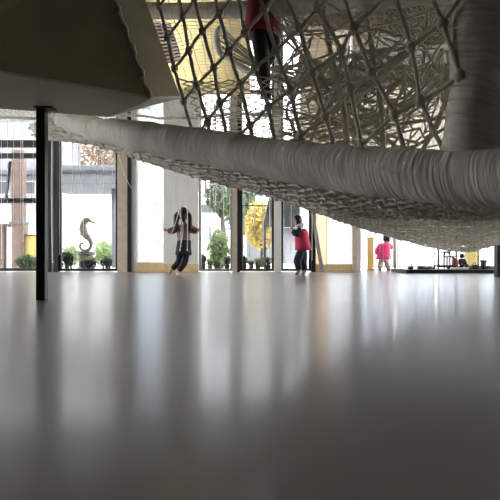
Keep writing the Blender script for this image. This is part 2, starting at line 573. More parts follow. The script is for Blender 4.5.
# awning sash of the left window, standing open
sash = thing('tilted_window', 'open tilted window in black frame beside the black post', 'window', W(38, 160, 11.1))
sp = [W(10, 162, 11.2), W(43, 162, 11.2), W(39, 200, 10.6), W(6, 200, 10.6)]
fb = MB()
fb.tube([sp[1], sp[2]], 0.03, 4)
fb.tube([sp[2], sp[3]], 0.03, 4)
fb.tube([sp[3], sp[0]], 0.03, 4)
fb.build('sash_frame', 'frame_dark', sash)
MB().hexa([sp[3], sp[2], sp[2] + Vector((0, .006, 0)), sp[3] + Vector((0, .006, 0)), sp[0], sp[1], sp[1] + Vector((0, .006, 0)), sp[0] + Vector((0, .006, 0))]).build('pane', 'glass', sash)

# daylight entrances: light portals fill the openings so the sky is sampled well
for (xa, xb, za, zb, yy) in [(XL, wx(118), 0, WT, WY + 0.2), (wx(137), XJ, 0, HT, WY + 0.2), (XJ + .1, XR, 0, 4.9, FY + 0.2)]:
    ld = bpy.data.lights.new('window_portal', 'AREA')
    ld.shape = 'RECTANGLE'
    ld.size, ld.size_y = xb - xa, zb - za
    ld.cycles.is_portal = True
    lo = bpy.data.objects.new('window_portal', ld)
    lo.location = ((xa + xb) / 2, yy, (za + zb) / 2)
    lo.rotation_euler = (-math.pi / 2, 0, 0)
    COL.objects.link(lo)


# ------------------------------------------------------------------ wooden box on its black post
bxp = {
    'A': W(-60, 63, 2.85), 'B': W(153, 99, 3.5), 'C': W(181, 98, 3.75), 'D': W(108, 117, 4.05), 'E': W(-60, 104, 3.62),
}
box = thing('wooden_box', 'olive brown plywood box overhead at upper left, resting on the black post', 'box', W(40, 108, 3.7))
top_off = 1.0
A, B, Cc, D, E = (bxp[k] for k in 'ABCDE')
At, Bt, Ct = W(-60, -70, 2.9), W(96, -60, 3.6), W(124, -60, 3.85)
Dt, Et = Vector((D.x - .1, D.y + .1, Ct.z)), Vector((E.x, E.y + .1, At.z))
mb = MB()
mb.add([A, B, Cc, D, E, At, Bt, Ct, Dt, Et],
       [(0, 1, 6, 5), (1, 2, 7, 6), (2, 3, 8, 7), (3, 4, 9, 8), (4, 0, 5, 9), (5, 6, 9), (6, 8, 9), (6, 7, 8)])
mb.build('panel_shell', 'box', box, bevel=0.006)
dz_ = Vector((0, 0, .015))
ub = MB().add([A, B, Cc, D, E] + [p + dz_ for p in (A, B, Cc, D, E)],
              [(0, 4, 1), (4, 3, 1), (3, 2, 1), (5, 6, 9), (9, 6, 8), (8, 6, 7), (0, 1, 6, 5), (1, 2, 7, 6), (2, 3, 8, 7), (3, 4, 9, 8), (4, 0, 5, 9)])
ub.build('underside_panel', 'box_under', box)['label'] = 'greyer underside board, paled for floor bounce'
# rope lacing down the box's front corner
lp = []
for i in range(26):
    t = i / 25
    p = B.lerp(Bt, t)
    lp.append(p + Vector((-0.012 + 0.010 * math.sin(i * 1.9), -0.015, 0)))
lace = MB().tube(lp, [0.011 + 0.004 * (i % 4 == 0) for i in range(26)], 6)
for i in (3, 8, 13, 18):
    lace.ball(lp[i], 0.019, 8, 6, 0.1)
lace.build('corner_lacing', 'rope', box, smooth=True)['label'] = 'pale rope lacing'

post = thing('support_post', 'slim square black steel post standing on the floor at left', 'post', (wx(42, 3.73), 3.73, 0))
px0 = post.location.x
MB().box((px0 - 0.031, 3.70, 0), (px0 + 0.031, 3.762, wz(109.5, 3.73))).build('shaft', 'black', post, bevel=0.003)
MB().box((px0 - 0.036, 3.68, wz(109.5, 3.73)), (px0 + 0.085, 3.78, wz(108, 3.73))).build('top_plate', 'black', post)

post2 = thing('support_post', 'black post at the right edge, right of the low black platform', 'post', (wx(501.5, 8.2), 8.2, 0))
MB().box((wx(496.3, 8.2), 8.16, 0), (wx(506, 8.2), 8.28, 1.02)).build('shaft', 'black', post2, bevel=0.003)
MB().box((wx(494, 8.2), 8.12, 1.02), (wx(508, 8.2), 8.32, 1.04)).build('top_plate', 'black', post2)


# ------------------------------------------------------------------ the climbing net
def TD(px):
    """distance of the roll (and the net face above it) at picture column px"""
    k = (px - 250.0) / FPX
    # line from (-0.667,3.6) to (0.68,2.16)
    t = (0.667 + 3.6 * k) / (1.347 + 1.44 * k)
    return 3.6 - 1.44 * t


def roll_path(pts, n=14):
    return smooth_path(pts, n)


def roll(mb_pts, radii, nseg, seed, ridge=0.018, lump=0.11):
    """a wound roll: radius varies in narrow bands running round it, plus soft lumps; returns mesh with UV"""
    path = smooth_path(mb_pts, nseg)
    k = len(path)
    nr = 40
    m = MB()
    vs, fs, uvs = [], [], []
    t0 = (path[1] - path[0]).normalized()
    nrm = (Vector((0, 0, 1)) if abs(t0.z) < .9 else Vector((1, 0, 0)))
    cum = 0
    for i, p in enumerate(path):
        a, b = path[max(0, i - 1)], path[min(k - 1, i + 1)]
        t = (b - a).normalized()
        if i:
            cum += (p - path[i - 1]).length
        nrm = (nrm - t * nrm.dot(t)).normalized()
        bi = t.cross(nrm)
        fr = i / (k - 1) * (len(radii) - 1)
        i0 = min(int(fr), len(radii) - 2)
        R = radii[i0] + (radii[i0 + 1] - radii[i0]) * (fr - i0)
        for j in range(nr):
            an = 2 * math.pi * j / nr
            ca, sa = math.cos(an), math.sin(an)
            skew = 0.25 * R * math.sin(an + 1.1 * seed)
            s = cum + skew
            q = 1 + ridge * mnoise.noise(Vector((s * 60, ca * .9 + seed, sa * .9))) + ridge * .6 * mnoise.noise(Vector((s * 95, ca * 1.5, sa * 1.5 + seed)))
            q += lump * mnoise.noise(Vector((s * 5, ca * 1.1 + seed * 3, sa * 1.1)))
            vs.append(p + (nrm * ca + bi * sa) * R * q)
            uvs.append((s, an / (2 * math.pi)))
    for i in range(k - 1):
        for j in range(nr):
            j2 = (j + 1) % nr
            fs.append((i * nr + j, i * nr + j2, (i + 1) * nr + j2, (i + 1) * nr + j))
    fs.append(tuple(range(nr - 1, -1, -1)))
    fs.append(tuple((k - 1) * nr + j for j in range(nr)))
    m.add(vs, fs)
    m.uvs = uvs
    return m


def build_roll(name, mb_, parent, label=None):
    o = mb_.build(name, 'wrap', parent, smooth=True)
    uvl = o.data.uv_layers.new(name='UVMap')
    for lp_ in o.data.loops:
        uvl.data[lp_.index].uv = mb_.uvs[lp_.vertex_index] if lp_.vertex_index < len(mb_.uvs) else (0, 0)
    if label:
        o['label'] = label
    return o


climb = thing('climbing_net', 'white rope climbing net with thick wound rolls hanging over the floor', 'climbing net', (0.1, 2.9, 0.75))
# lower roll: picture centre line and distance
low = [(62, 119, 4.9), (95, 129, 4.35), (150, 138, 3.6), (200, 146, 3.22), (260, 157, 2.85), (330, 167, 2.5), (390, 173, 2.26), (440, 177, 2.1), (490, 179, 1.97), (560, 180, 1.8)]
rr = [0.075, 0.095, 0.105, 0.105, 0.104, 0.104, 0.102, 0.103, 0.104, 0.102]
build_roll('lower_roll', roll([W(*p) for p in low], rr, 46, 1.0), climb, 'thick sagging roll along the bottom')
# upright roll at right
up = [(473, 186, 2.10), (473, 164, 2.09), (475, 132, 2.08), (477, 90, 2.08), (478, 40, 2.1), (480, -10, 2.12), (482, -80, 2.15)]
build_roll('upright_roll', roll([W(*p) for p in up], [0.09, 0.140, 0.113, 0.104, 0.10, 0.10, 0.10], 46, 2.3), climb, 'thick upright roll at right')
# upper roll
upr = [(138, 10, 4.3), (180, 11, 4.15), (230, 10, 3.9), (290, 8, 3.6), (340, 4, 3.3), (400, -2, 2.8), (460, -8, 2.25)]
build_roll('upper_roll', roll([W(*p) for p in upr], [0.06, 0.06, 0.058, 0.055, 0.05, 0.045, 0.04], 40, 4.1), climb, 'thinner roll along the top')

# ---- front face of knotted rope, in the upright plane over the lower roll
DIRX, DIRY = 1.347 / 1.972, -1.44 / 1.972


def plane_pt(s, z, off=0.0):
    return Vector((-0.667 + DIRX * s - DIRY * off, 3.6 + DIRY * s + DIRX * off, z))


def to_px(p):
    return 250 + FPX * p.x / p.y, HOR - FPX * (p.z - CAM_H) / p.y


roll_y = [(62, 117), (95, 121), (150, 127), (200, 132), (260, 141), (330, 149), (390, 154), (450, 158), (520, 160)]


def rope(mb_, a, b, r=0.011, sag=0.0, n=6, wob=0.006, sides=6):
    a, b = Vector(a), Vector(b)
    pts, rs = [], []
    ph = random.uniform(0, 9)
    for i in range(n + 1):
        t = i / n
        p = a.lerp(b, t)
        w = math.sin(math.pi * t)
        p.z -= sag * w
        p += Vector((mnoise.noise(Vector((ph, t * 3, 0))), mnoise.noise(Vector((ph, t * 3, 5))), mnoise.noise(Vector((ph, t * 3, 9))))) * wob * 2 * w
        pts.append(p)
        rs.append(r * (1 + 0.12 * math.sin(i * 2.4 + ph)))
    mb_.tube(pts, rs, sides, caps=False)


va, vb = Vector((0.083, -0.228)), Vector((0.143, 0.065))
s0, z0 = None, None
k213 = (213 - 250) / FPX
t213 = (0.667 + 3.6 * k213) / (1.347 + 1.44 * k213)
S0, Z0 = 1.972 * t213, wz(68, TD(213))
grid = {}
for i in range(-9, 8):
    for j in range(-14, 16):
        s = S0 + va.x * i + vb.x * j
        z = Z0 + va.y * i + vb.y * j
        p = plane_pt(s, z)
        if p.y < 1.9:
            continue
        x, y = to_px(p)
        amp = 0.012 if x < 290 else 0.028
        p = plane_pt(s + random.uniform(-amp, amp), z + random.uniform(-amp, amp), random.uniform(-.02, .02))
        x, y = to_px(p)
        if x < 140 or x > 470 or y < -60 or y > lerp_table(roll_y, x) + 34:
            continue
        if x < 176 and y < 60:
            pass
        grid[(i, j)] = (p, y > lerp_table(roll_y, x) - 4, x, y)
fr = MB()
knots = []
for (i, j), (p, low_, x, y) in grid.items():
    # keep clear of the box's side
    edge = lerp_table([(-60, 126), (0, 150), (98, 181)], y)
    if x < edge - 2:
        continue
    if not low_:
        knots.append(p)
    for di, dj in ((1, 0), (0, 1)):
        q = grid.get((i + di, j + dj))
        if q is None or (low_ and q[1]):
            continue
        r = 0.0108 if di else 0.0096
        rope(fr, p, q[0], r, 0.0, 6, 0.003)
fo = fr.build('rope_net', 'rope', climb, smooth=True)
fo['label'] = 'knotted diamond rope net'
knots.sort(key=lambda p: p.y + abs(p.x - .2) + max(0, p.z - 1.75) * 3)
for p in knots[:95]:
    MB().ball(p, (0.024, 0.024, 0.026), 9, 7, 0.13).build('knot', 'rope', fo, smooth=True)
if len(knots) > 95:
    km = MB()
    for p in knots[95:]:
        km.ball(p, (0.024, 0.024, 0.026), 9, 7, 0.13)
    km.build('further_knots', 'rope', fo, smooth=True)['kind'] = 'stuff'
print('KNOTS', len(knots))

# ---- dense crocheted underside
def net_surface(fn, nu, nv, r, back=None, bo=None, knots=True, wob=0.25, sides=5, rv=0.35, kn=(1.3, 2.0)):
    """diamond net over fn(u,v); u,v in 0..1; two families of strands crossing, with lumpy knots"""
    m = MB()
    P = {}

    def pt(i, j):
        key = (i, j)
        if key not in P:
            u, v = i / nu, j / nv
            du, dv = random.uniform(-wob, wob) / nu, random.uniform(-wob, wob) / nv
            P[key] = fn(min(1, max(0, u + du)), min(1, max(0, v + dv)))
        return P[key]
    for c in range(-nv, nu + 1):
        for sgn in (1, -1):
            run = []
            for j in range(nv + 1):
                i = c + j if sgn == 1 else c + nv - j
                if 0 <= i <= nu and (i + j + (0 if sgn == 1 else 0)) % 2 == (c % 2 if sgn == 1 else (c + nv) % 2):
                    if (i + j) % 2 == 0:
                        run.append(pt(i, j))
                    else:
                        run = run
                if not (0 <= i <= nu) and len(run) > 1:
                    m.tube(run, [r * random.uniform(1 - rv, 1 + rv) for _ in run], sides, caps=False)
                    run = []
            if len(run) > 1:
                m.tube(run, [r * random.uniform(1 - rv, 1 + rv) for _ in run], sides, caps=False)
    if knots:
        for (i, j), p in P.items():
            m.ball(p, r * random.uniform(*kn), 6, 4, 0.15)
    return m


def sheet(fn, nu, nv):
    m = MB()
    m.add([fn(i / nu, j / nv) for j in range(nv + 1) for i in range(nu + 1)],
          [(j * (nu + 1) + i, j * (nu + 1) + i + 1, (j + 1) * (nu + 1) + i + 1, (j + 1) * (nu + 1) + i) for j in range(nv) for i in range(nu)])
    return m


bot_y = [(40, 120), (62, 124), (95, 134), (150, 146), (200, 160), (260, 174), (330, 186), (390, 192), (440, 196), (500, 199), (560, 200)]
seam_y = [(40, 138), (62, 140), (95, 144), (130, 156), (200, 178), (250, 190), (300, 205), (330, 214), (380, 217), (440, 217.5), (500, 217), (560, 214)]
DT = [(40, 5.2), (62, 4.9), (95, 4.35), (150, 3.6), (200, 3.22), (260, 2.85), (330, 2.5), (390, 2.26), (440, 2.1), (490, 1.97), (560, 1.8)]


def belly1(u, v, lift=0.0):
    px = 36 + (580 - 36) * u
    d0 = lerp_table(DT, px) + 0.05
    d1 = d0 + 1.25
    if v <= 0.72:
        t = v / 0.72
        y0, y1 = lerp_table(bot_y, px), lerp_table(seam_y, px)
        p = W(px, y0, d0).lerp(W(px, y1, d1), t)
        p.z -= 0.02 * math.sin(math.pi * t)
    else:
        t = (v - 0.72) / 0.28
        p = W(px, lerp_table(seam_y, px), d1)
        p += Vector((p.x * 0.1, 0.45, 0.0)) * t
        p.z += 0.18 * t * t + 0.04 * t
    p.z += lift + 0.012 * mnoise.noise(Vector((p.x * 5, p.y * 5, 1)))
    return p


b1 = net_surface(lambda u, v: belly1(u, v), 56, 20, 0.011, wob=.35, kn=(1.5, 2.3))
o = b1.build('under_net', 'rope_underlit', climb, smooth=True)
o['label'] = 'dense crocheted underside'
b1b = sheet(lambda u, v: belly1(u, v, 0.055), 70, 24)
o2 = b1b.build('under_net_lining', 'net_fine', climb, smooth=True)
sm = o2.modifiers.new('solid', 'SOLIDIFY')
sm.thickness = 0.012
sm.offset = 1

# ---- rear hammock sagging almost to the floor
ham = thing('hammock_net', 'dense grey crocheted hammock net sagging almost to the floor at right', 'net', (2.0, 5.2, 0.4))
bnd = [(296, 205), (330, 216.5), (360, 227.5), (400, 239.5), (430, 247), (455, 251.5), (470, 252), (500, 244), (540, 233), (590, 222)]


def belly2(u, v, lift=0.0):
    px = 296 + (580 - 296) * u
    d0 = lerp_table(DT, px) + 1.3
    wdt = min(1.0, (px - 296) / 130.0)
    d1 = d0 + 0.25 + 3.0 * wdt
    vv = v / 0.8
    p0 = W(px, lerp_table(seam_y, px) - 2.0, d0)
    # keep the far edge on its own line of sight
    p1 = W(px, lerp_table(bnd, px), d1)
    if vv <= 1:
        p = p0.lerp(p1, vv)
        p.z += 0.03 * math.sin(math.pi * vv) * wdt
    else:
        t = (vv - 1) / 0.25
        p = p1 + Vector((p1.x * .12, 0.7, 0)) * t
        p.z += 0.5 * t * t + 0.05 * t
    p.z += lift + 0.015 * mnoise.noise(Vector((p.x * 4, p.y * 4, 3)))
    return p


b2 = net_surface(lambda u, v: belly2(u, v), 46, 44, 0.0105, wob=.22, kn=(1.2, 1.8))
b2.build('net_sheet', 'rope_underlit', ham, smooth=True)['label'] = 'crocheted net sheet'
# ---- inner floor of thin cord where the climbing child stands
def inner_floor(u, v):
    x = -0.42 + 1.65 * u
    y = 3.15 + 2.4 * v
    z = 1.335 + 0.05 * mnoise.noise(Vector((x * 2, y * 2, 7))) + 0.10 * (v - 0.3) ** 2
    return Vector((x + 0.1 * v, y, z))


net_surface(inner_floor, 34, 40, 0.0042, knots=False, wob=0.18, sides=4).build('inner_floor_net', 'net_fine', climb, smooth=True)['label'] = 'thin net floor inside'

# ---- nest of ropes in the middle
pod = thing('net_pod', 'round nest of tangled rope netting hanging inside, left of the upright roll', 'net', W(365, 100, 3.4))
pc = W(362, 92, 3.35)


def icos(sub):
    bm = bmesh.new()
    bmesh.ops.create_icosphere(bm, subdivisions=sub, radius=1)
    vs = [v.co.copy() for v in bm.verts]
    es = [(e.verts[0].index, e.verts[1].index) for e in bm.edges]
    bm.free()
    return vs, es


def pod_net(rad, sub, r, cut, jit, name, keep=1.0):
    vs, es = icos(sub)
    vs = [Vector((v.x * rad[0], v.y * rad[1], v.z * rad[2])) * (1 + random.uniform(-jit, jit)) for v in vs]
    vs = [v + Vector((random.uniform(-jit, jit), random.uniform(-jit, jit), random.uniform(-jit, jit))) * rad[0] * .5 for v in vs]
    m = MB()
    for a, b in es:
        if vs[a].z > cut and vs[b].z > cut:
            continue
        if random.random() > keep:
            continue
        rope(m, pc + vs[a], pc + vs[b], r * random.uniform(.8, 1.3), 0, 3, 0.01, 5)
    return m.build(name, 'rope', pod, smooth=True)


pod_net((0.52, 0.40, 0.42), 3, 0.0065, 0.25, 0.05, 'basket_net', 0.45)['label'] = 'irregular basket of rope'
pod_net((0.30, 0.26, 0.24), 2, 0.0085, 0.3, 0.10, 'inner_basket', 0.55)
tang = MB()
for k in range(40):
    a = random.uniform(0, 2 * math.pi)
    b = a + random.uniform(1.6, 4.2)
    e1 = pc + Vector((math.cos(a) * .55, math.sin(a) * .4, random.uniform(-.40, .50)))
    e2 = pc + Vector((math.cos(b) * .55, math.sin(b) * .4, random.uniform(-.40, .60)))
    mid = (e1 + e2) / 2 + Vector((random.uniform(-.12, .12), random.uniform(-.1, .1), random.uniform(-.18, .02)))
    path = smooth_path([e1, mid, e2], 7)
    r = random.choice((0.005, 0.006, 0.008, 0.011))
    tang.tube(path, r, 5, caps=False)
tang.build('tangled_ropes', 'rope', pod, smooth=True)['label'] = 'tangled crossing ropes'
# thick hoops of the nest
for nm, pts, r in [('hoop', [(312, 128, 3.0), (340, 105, 3.0), (385, 72, 2.95), (425, 35, 2.8), (452, 2, 2.6)], 0.021),
                   ('hoop', [(318, 140, 2.9), (360, 128, 2.9), (400, 112, 2.85), (430, 88, 2.75), (450, 66, 2.6)], 0.015),
                   ('hoop', [(449, 50, 2.7), (448, 90, 2.75), (438, 120, 2.8), (424, 148, 2.8)], 0.013),
                   ('hoop', [(300, 88, 3.3), (330, 62, 3.3), (380, 52, 3.3), (430, 44, 3.2), (455, 40, 3.0)], 0.013),
                   ('hoop', [(322, 3, 3.2), (330, 50, 3.1), (342, 100, 2.95), (348, 152, 2.6)], 0.017),
                   ('hoop', [(366, 3, 3.1), (372, 50, 3.05), (380, 100, 2.9), (384, 156, 2.5)], 0.015)]:
    path = smooth_path([W(*p) for p in pts], 10)
    MB().tube(path, [r * (1 + .1 * math.sin(i * 1.7)) for i in range(len(path))], 8).build(nm, 'rope', pod, smooth=True)

# ---- dense net decks above
deck = thing('net_deck', 'dense dark net deck overhead at the top, right of the climbing child', 'net', W(380, 20, 4.0))


def deck_a(u, v, lift=0):
    x = 0.30 + 1.75 * u
    y = 3.25 + 1.2 * v
    return Vector((x, y, 2.14 + .06 * mnoise.noise(Vector((x * 3, y * 3, 2))) + .05 * math.sin(u * 7) + lift))


def deck_b(u, v, lift=0):
    x = 0.45 + 1.65 * u
    y = 4.8 + 0.55 * v
    return Vector((x, y, 2.05 + .05 * mnoise.noise(Vector((x * 3, y * 3, 4))) - .08 * math.sin(u * 3) + lift))


net_surface(lambda u, v: deck_a(u, v), 64, 44, 0.011).build('front_deck', 'rope', deck, smooth=True)
net_surface(lambda u, v: deck_b(u, v), 60, 20, 0.012).build('rear_deck', 'rope', deck, smooth=True)
for nm, fn in (('front_deck_lining', deck_a), ('rear_deck_lining', deck_b)):
    o = sheet(lambda u, v: fn(u, v, .03), 30, 14).build(nm, 'net_fine', deck, smooth=True)
    sm = o.modifiers.new('solid', 'SOLIDIFY')
    sm.thickness = .012

# ---- wide canopy of fine net, high over the floor; the cords hang from it
can = thing('canopy_net', 'wide fine mesh net spread high under the ceiling, cords hanging from it', 'net', (0, 7.5, 3.05))


def canopy_z(x, y):
    return 3.06 + 0.09 * mnoise.noise(Vector((x * .9, y * .9, 11))) + 0.05 * mnoise.noise(Vector((x * 2.1, y * 2.1, 3)))


def wire_grid(fn, nu, nv, r, ku=1, kv=1, sides=4):
    m = MB()
    for i in range(nu + 1):
        m.tube([fn(i / nu, j / (nv * kv)) for j in range(nv * kv + 1)], r, sides, caps=False)
    for j in range(nv + 1):
        m.tube([fn(i / (nu * ku), j / nv) for i in range(nu * ku + 1)], r, sides, caps=False)
    return m


def can_fn(u, v):
    x, y = -5.4 + 10.8 * u, 4.6 + 6.0 * v
    x += .05 * mnoise.noise(Vector((x * 1.5, y * 1.5, 5)))
    y += .05 * mnoise.noise(Vector((x * 1.5, y * 1.5, 8)))
    return Vector((x, y, canopy_z(x, y)))


wire_grid(can_fn, 86, 56, 0.0045).build('mesh_sheet', 'net_fine', can)
for vv_ in (0, 1):
    MB().tube([can_fn(i / 60, vv_) for i in range(61)], .025, 6).build('edge_rope', 'rope', can, smooth=True)

# ---- ring and short tube of wound cloth behind the front net
ring = thing('net_ring', 'white wound ring with a dark opening behind the net, left of the climbing child', 'ring', W(224, 42, 4.6))
rc = W(224, 43, 4.6)
ring_pts = []
for k in range(28):
    a = 2 * math.pi * k / 28
    ring_pts.append(rc + Vector((0.055 * math.cos(a), 0.10 * math.cos(a), 0.115 * math.sin(a))))
MB().tube(ring_pts, 0.028, 10, close=True).build('wound_rim', 'rope_pale', ring, smooth=True)
fun = MB()
for k in range(14):
    a = 2 * math.pi * k / 14
    p = rc + Vector((0.055 * math.cos(a), 0.10 * math.cos(a), 0.115 * math.sin(a)))
    q = W(300 + 6 * math.cos(a), 74 + 10 * math.sin(a), 4.5 + .15 * math.cos(a))
    fun.tube(smooth_path([p, p.lerp(q, .5) + Vector((0, 0, -.06)), q], 6), 0.007, 4, caps=False)
fun.build('tunnel_cords', 'rope', ring, smooth=True)
MB().tube(smooth_path([W(226, 55, 4.55), W(246, 70, 4.5), W(272, 77, 4.45), (W(302, 84, 4.4))], 8), 0.03, 10).build('lower_edge_roll', 'rope_pale', ring, smooth=True)

# red-backed white grille behind the box corner
gr = thing('wall_grille', 'white barred grille over a dark red panel beside the box corner', 'grille', W(164, 40, 8.0))
gq = [W(148, 20, 7.6), W(170, 23, 8.2), W(181, 58, 8.2), W(163, 62, 7.6)]
back = Vector((0, 0.06, 0))
MB().hexa([gq[3] + back, gq[2] + back, gq[2] + back * 1.5, gq[3] + back * 1.5, gq[0] + back, gq[1] + back, gq[1] + back * 1.5, gq[0] + back * 1.5]).build('red_panel', 'red_panel', gr)['label'] = 'dark red backing panel'
gb = MB()
for k in range(12):
    t = k / 11
    gb.tube([gq[0].lerp(gq[3], t), gq[1].lerp(gq[2], t)], 0.011, 4)
for k in range(3):
    t = k / 2
    gb.tube([gq[0].lerp(gq[1], t), gq[3].lerp(gq[2], t)], 0.014, 4)
gb.build('white_bars', 'rope_pale', gr)


# ------------------------------------------------------------------ hanging cords
def cord(px_pts, label, group, r=0.0055, tip=True):
    pts = [W(*p) for p in px_pts]
    q = min((can_fn(i / 86, j / 56) for i in range(87) for j in range(57)), key=lambda g: (g.x - pts[0].x) ** 2 + (g.y - pts[0].y) ** 2)
    if len(pts) == 2:
        pts[1] += Vector((q.x - pts[0].x, q.y - pts[0].y, 0))
    pts[0] = q
    path = smooth_path(pts, 8) if len(pts) > 2 else [pts[0].lerp(pts[1], i / 8) + Vector((.008 * mnoise.noise(Vector((i * .7, px_pts[0][0], 0))), 0, 0)) for i in range(9)]
    m = MB().tube(path, r, 5)
    if tip:
        m.ball(path[-1], (r * 2.2, r * 2.2, r * 3), 6, 5)
    o = m.build('hanging_cord', 'rope_pale', origin=path[0], smooth=True)
    return tag(o, label, 'cord', group)


def top_y(px, d):
    x = wx(px, d)
    return HOR - FPX * (canopy_z(x, d) - CAM_H) / d


L1 = 'thin white cord hanging in front of the left windows'
for px in (2.5, 11.5, 13.5, 19, 24.5, 31, 33.5, 62, 73.5, 76, 84, 96, 104.5, 109):
    d = random.uniform(8.9, 9.9)
    cord([(px, top_y(px, d), d), (px + random.uniform(-.6, .6), random.uniform(225, 262), d)], L1, 'cords before the left windows', r=random.choice((.003, .0035, .0045)))
cord([(50, top_y(50, 9.6), 9.6), (51.5, 200, 9.6), (52.5, 262, 9.6)], 'white cord with a blunt tip hanging before the black window jamb', None, r=.008)
L2 = 'long white cord hanging straight in front of the pillar and its blind'
for px, yb in ((147, 254), (158, 250), (171, 258), (177, 222), (189, 236), (194, 262)):
    d = random.uniform(9.3, 9.9)
    cord([(px, top_y(px, d), d), (px + random.uniform(-1, 1), yb, d)], L2, 'straight cords before the pillar', r=.005)
L3 = 'white cord slanting across the pillar towards the girl'
for pts in ([(136, 150, 8.9), (144, 178, 8.8), (156, 205, 8.75), (164, 229, 8.72)],
            [(141, 152, 9.0), (152, 192, 8.9), (159, 226, 8.8), (157, 257, 8.8)],
            [(118, 150, 9.1), (130, 186, 9.0), (150, 205, 8.9), (166, 229, 8.73)],
            [(160, 150, 8.9), (170, 190, 8.8), (176, 206, 8.6), (183, 226, 8.47), (180, 250, 8.5)],
            [(200, 150, 8.9), (190, 180, 8.7), (181, 205, 8.56), (172, 232, 8.5), (160, 250, 8.6)]):
    x0, y0, d0 = pts[0]
    cord([(x0 - 6, top_y(x0 - 6, d0), d0)] + pts, L3, 'slanting cords at the girl', r=.0055)
L4 = 'white cord draped down the girl\'s back'
for px, yb in ((180.5, 246), (187, 250)):
    cord([(px - 3, top_y(px - 3, 8.9), 8.9), (px - 1, 190, 8.7), (px, 206, 8.54), (px + .5, 225, 8.49), (px + .3, yb, 8.5)], L4, 'cords on the girl\'s back', r=.0055)
L5 = 'short white cord in the fringe over the window right of the pillar'
for k in range(17):
    px = 201 + k * 1.9 + random.uniform(-.6, .6)
    d = random.uniform(9.2, 9.9)
    cord([(px, top_y(px, d), d), (px + random.uniform(-1.5, 1.5), random.uniform(190, 207), d)], L5, 'fringe of short cords', r=random.choice((.006, .007, .009)))
L6 = 'long white cord hanging before the tree windows right of the pillar'
for px in (203, 208, 213, 218, 222, 228, 243, 247, 250.5, 254, 258, 261, 264, 267, 270.5):
    d = random.uniform(9.4, 10.2)
    cord([(px, top_y(px, d), d), (px + random.uniform(-.8, .8), random.uniform(232, 264), d)], L6, 'cords before the tree windows', r=random.choice((.004, .005, .006)))
L7 = 'white cord hanging beside the child in the red vest'
for px in (283, 288, 307, 313.5, 318):
    d = random.uniform(9.8, 10.3)
    cord([(px, top_y(px, d), d), (px + random.uniform(-.6, .6), random.uniform(240, 262), d)], L7, 'cords near the child in red', r=.0055)
L8 = 'white cord hanging in the far right recess'
for px in (333, 341, 347, 358.5, 361, 364, 370, 375, 379, 383, 391, 398, 403, 409, 415, 421, 427, 432, 479, 483, 487, 491):
    d = random.uniform(10.0, 10.5)
    cord([(px, top_y(px, d), d), (px + random.uniform(-.5, .5), random.uniform(250, 264), d)], L8, 'cords in the right recess', r=random.choice((.004, .0055, .006)))


# ------------------------------------------------------------------ people
def skin_mesh(joints, edges, root, sub=2):
    """joints: name -> (x, y, z, radius or (rx, ry)); returns (verts, faces) of the grown surface"""
    names = list(joints)
    idx = {n: i for i, n in enumerate(names)}
    me = bpy.data.meshes.new('grow')
    me.from_pydata([joints[n][:3] for n in names], [(idx[a], idx[b]) for a, b in edges], [])
    ob = bpy.data.objects.new('grow', me)
    COL.objects.link(ob)
    sk = ob.modifiers.new('skin', 'SKIN')
    sk.branch_smoothing = 0.6
    for n in names:
        r = joints[n][3]
        sv = me.skin_vertices[0].data[idx[n]]
        sv.radius = (r, r) if isinstance(r, (int, float)) else r
        sv.use_root = (n == root)
    ss = ob.modifiers.new('sub', 'SUBSURF')
    ss.levels = ss.render_levels = sub
    dg = bpy.context.evaluated_depsgraph_get()
    ev = ob.evaluated_get(dg)
    m2 = ev.to_mesh()
    vs = [v.co.copy() for v in m2.vertices]
    fs = [tuple(p.vertices) for p in m2.polygons]
    ev.to_mesh_clear()
    bpy.data.objects.remove(ob)
    bpy.data.meshes.remove(me)
    return vs, fs


def hand(mb_, wrist, direc, palm_n, s=1.0, curl=0.5):
    """palm and five bent fingers added to the body's mesh, from the wrist along direc; palm_n points out of the palm"""
    w, d, n = Vector(wrist), Vector(direc).normalized(), Vector(palm_n)
    n = (n - d * n.dot(d)).normalized()
    side = d.cross(n)
    mb_.ball(w + d * 0.03 * s, Vector((abs(d.x) * .034 + abs(side.x) * .026 + abs(n.x) * .014, abs(d.y) * .034 + abs(side.y) * .026 + abs(n.y) * .014, abs(d.z) * .034 + abs(side.z) * .026 + abs(n.z) * .014)) * s, 10, 7)
    for k, (o, ln) in enumerate(((-.019, .038), (-.0065, .044), (.0065, .041), (.018, .032))):
        a = w + d * .045 * s + side * o * s
        b = a + (d + n * curl * .4) * ln * .5 * s
        c = b + (d * (1 - .5 * curl) + n * curl) * ln * .4 * s
        e = c + (d * (1 - curl) + n * curl * 1.2) * ln * .3 * s
        mb_.tube([a, b, c, e], [.0075 * s, .007 * s, .0062 * s, .0045 * s], 7)
    a = w + d * .018 * s + side * -.02 * s
    b = a + (d * .5 - side * .8) * .024 * s
    c = b + (d * .9 - side * .2 + n * curl * .6) * .022 * s
    mb_.tube([a, b, c], [.009 * s, .0075 * s, .005 * s], 7)


def head_features(mb_, c, f, r, parent, skin_first=True):
    """nose and ears on the body mesh; eyes, brows and mouth as children. c centre, f facing, r head radius"""
    c, f = Vector(c), Vector(f).normalized()
    rt = f.cross(Vector((0, 0, 1))).normalized()
    u = Vector((0, 0, 1))
    mb_.ball(c + f * r * .98 - u * r * .18, (r * .13, r * .13, r * .17), 8, 6)
    for s in (-1, 1):
        mb_.ball(c + rt * s * r * .93 - u * r * .1, (r * .12, r * .12, r * .24), 8, 6)


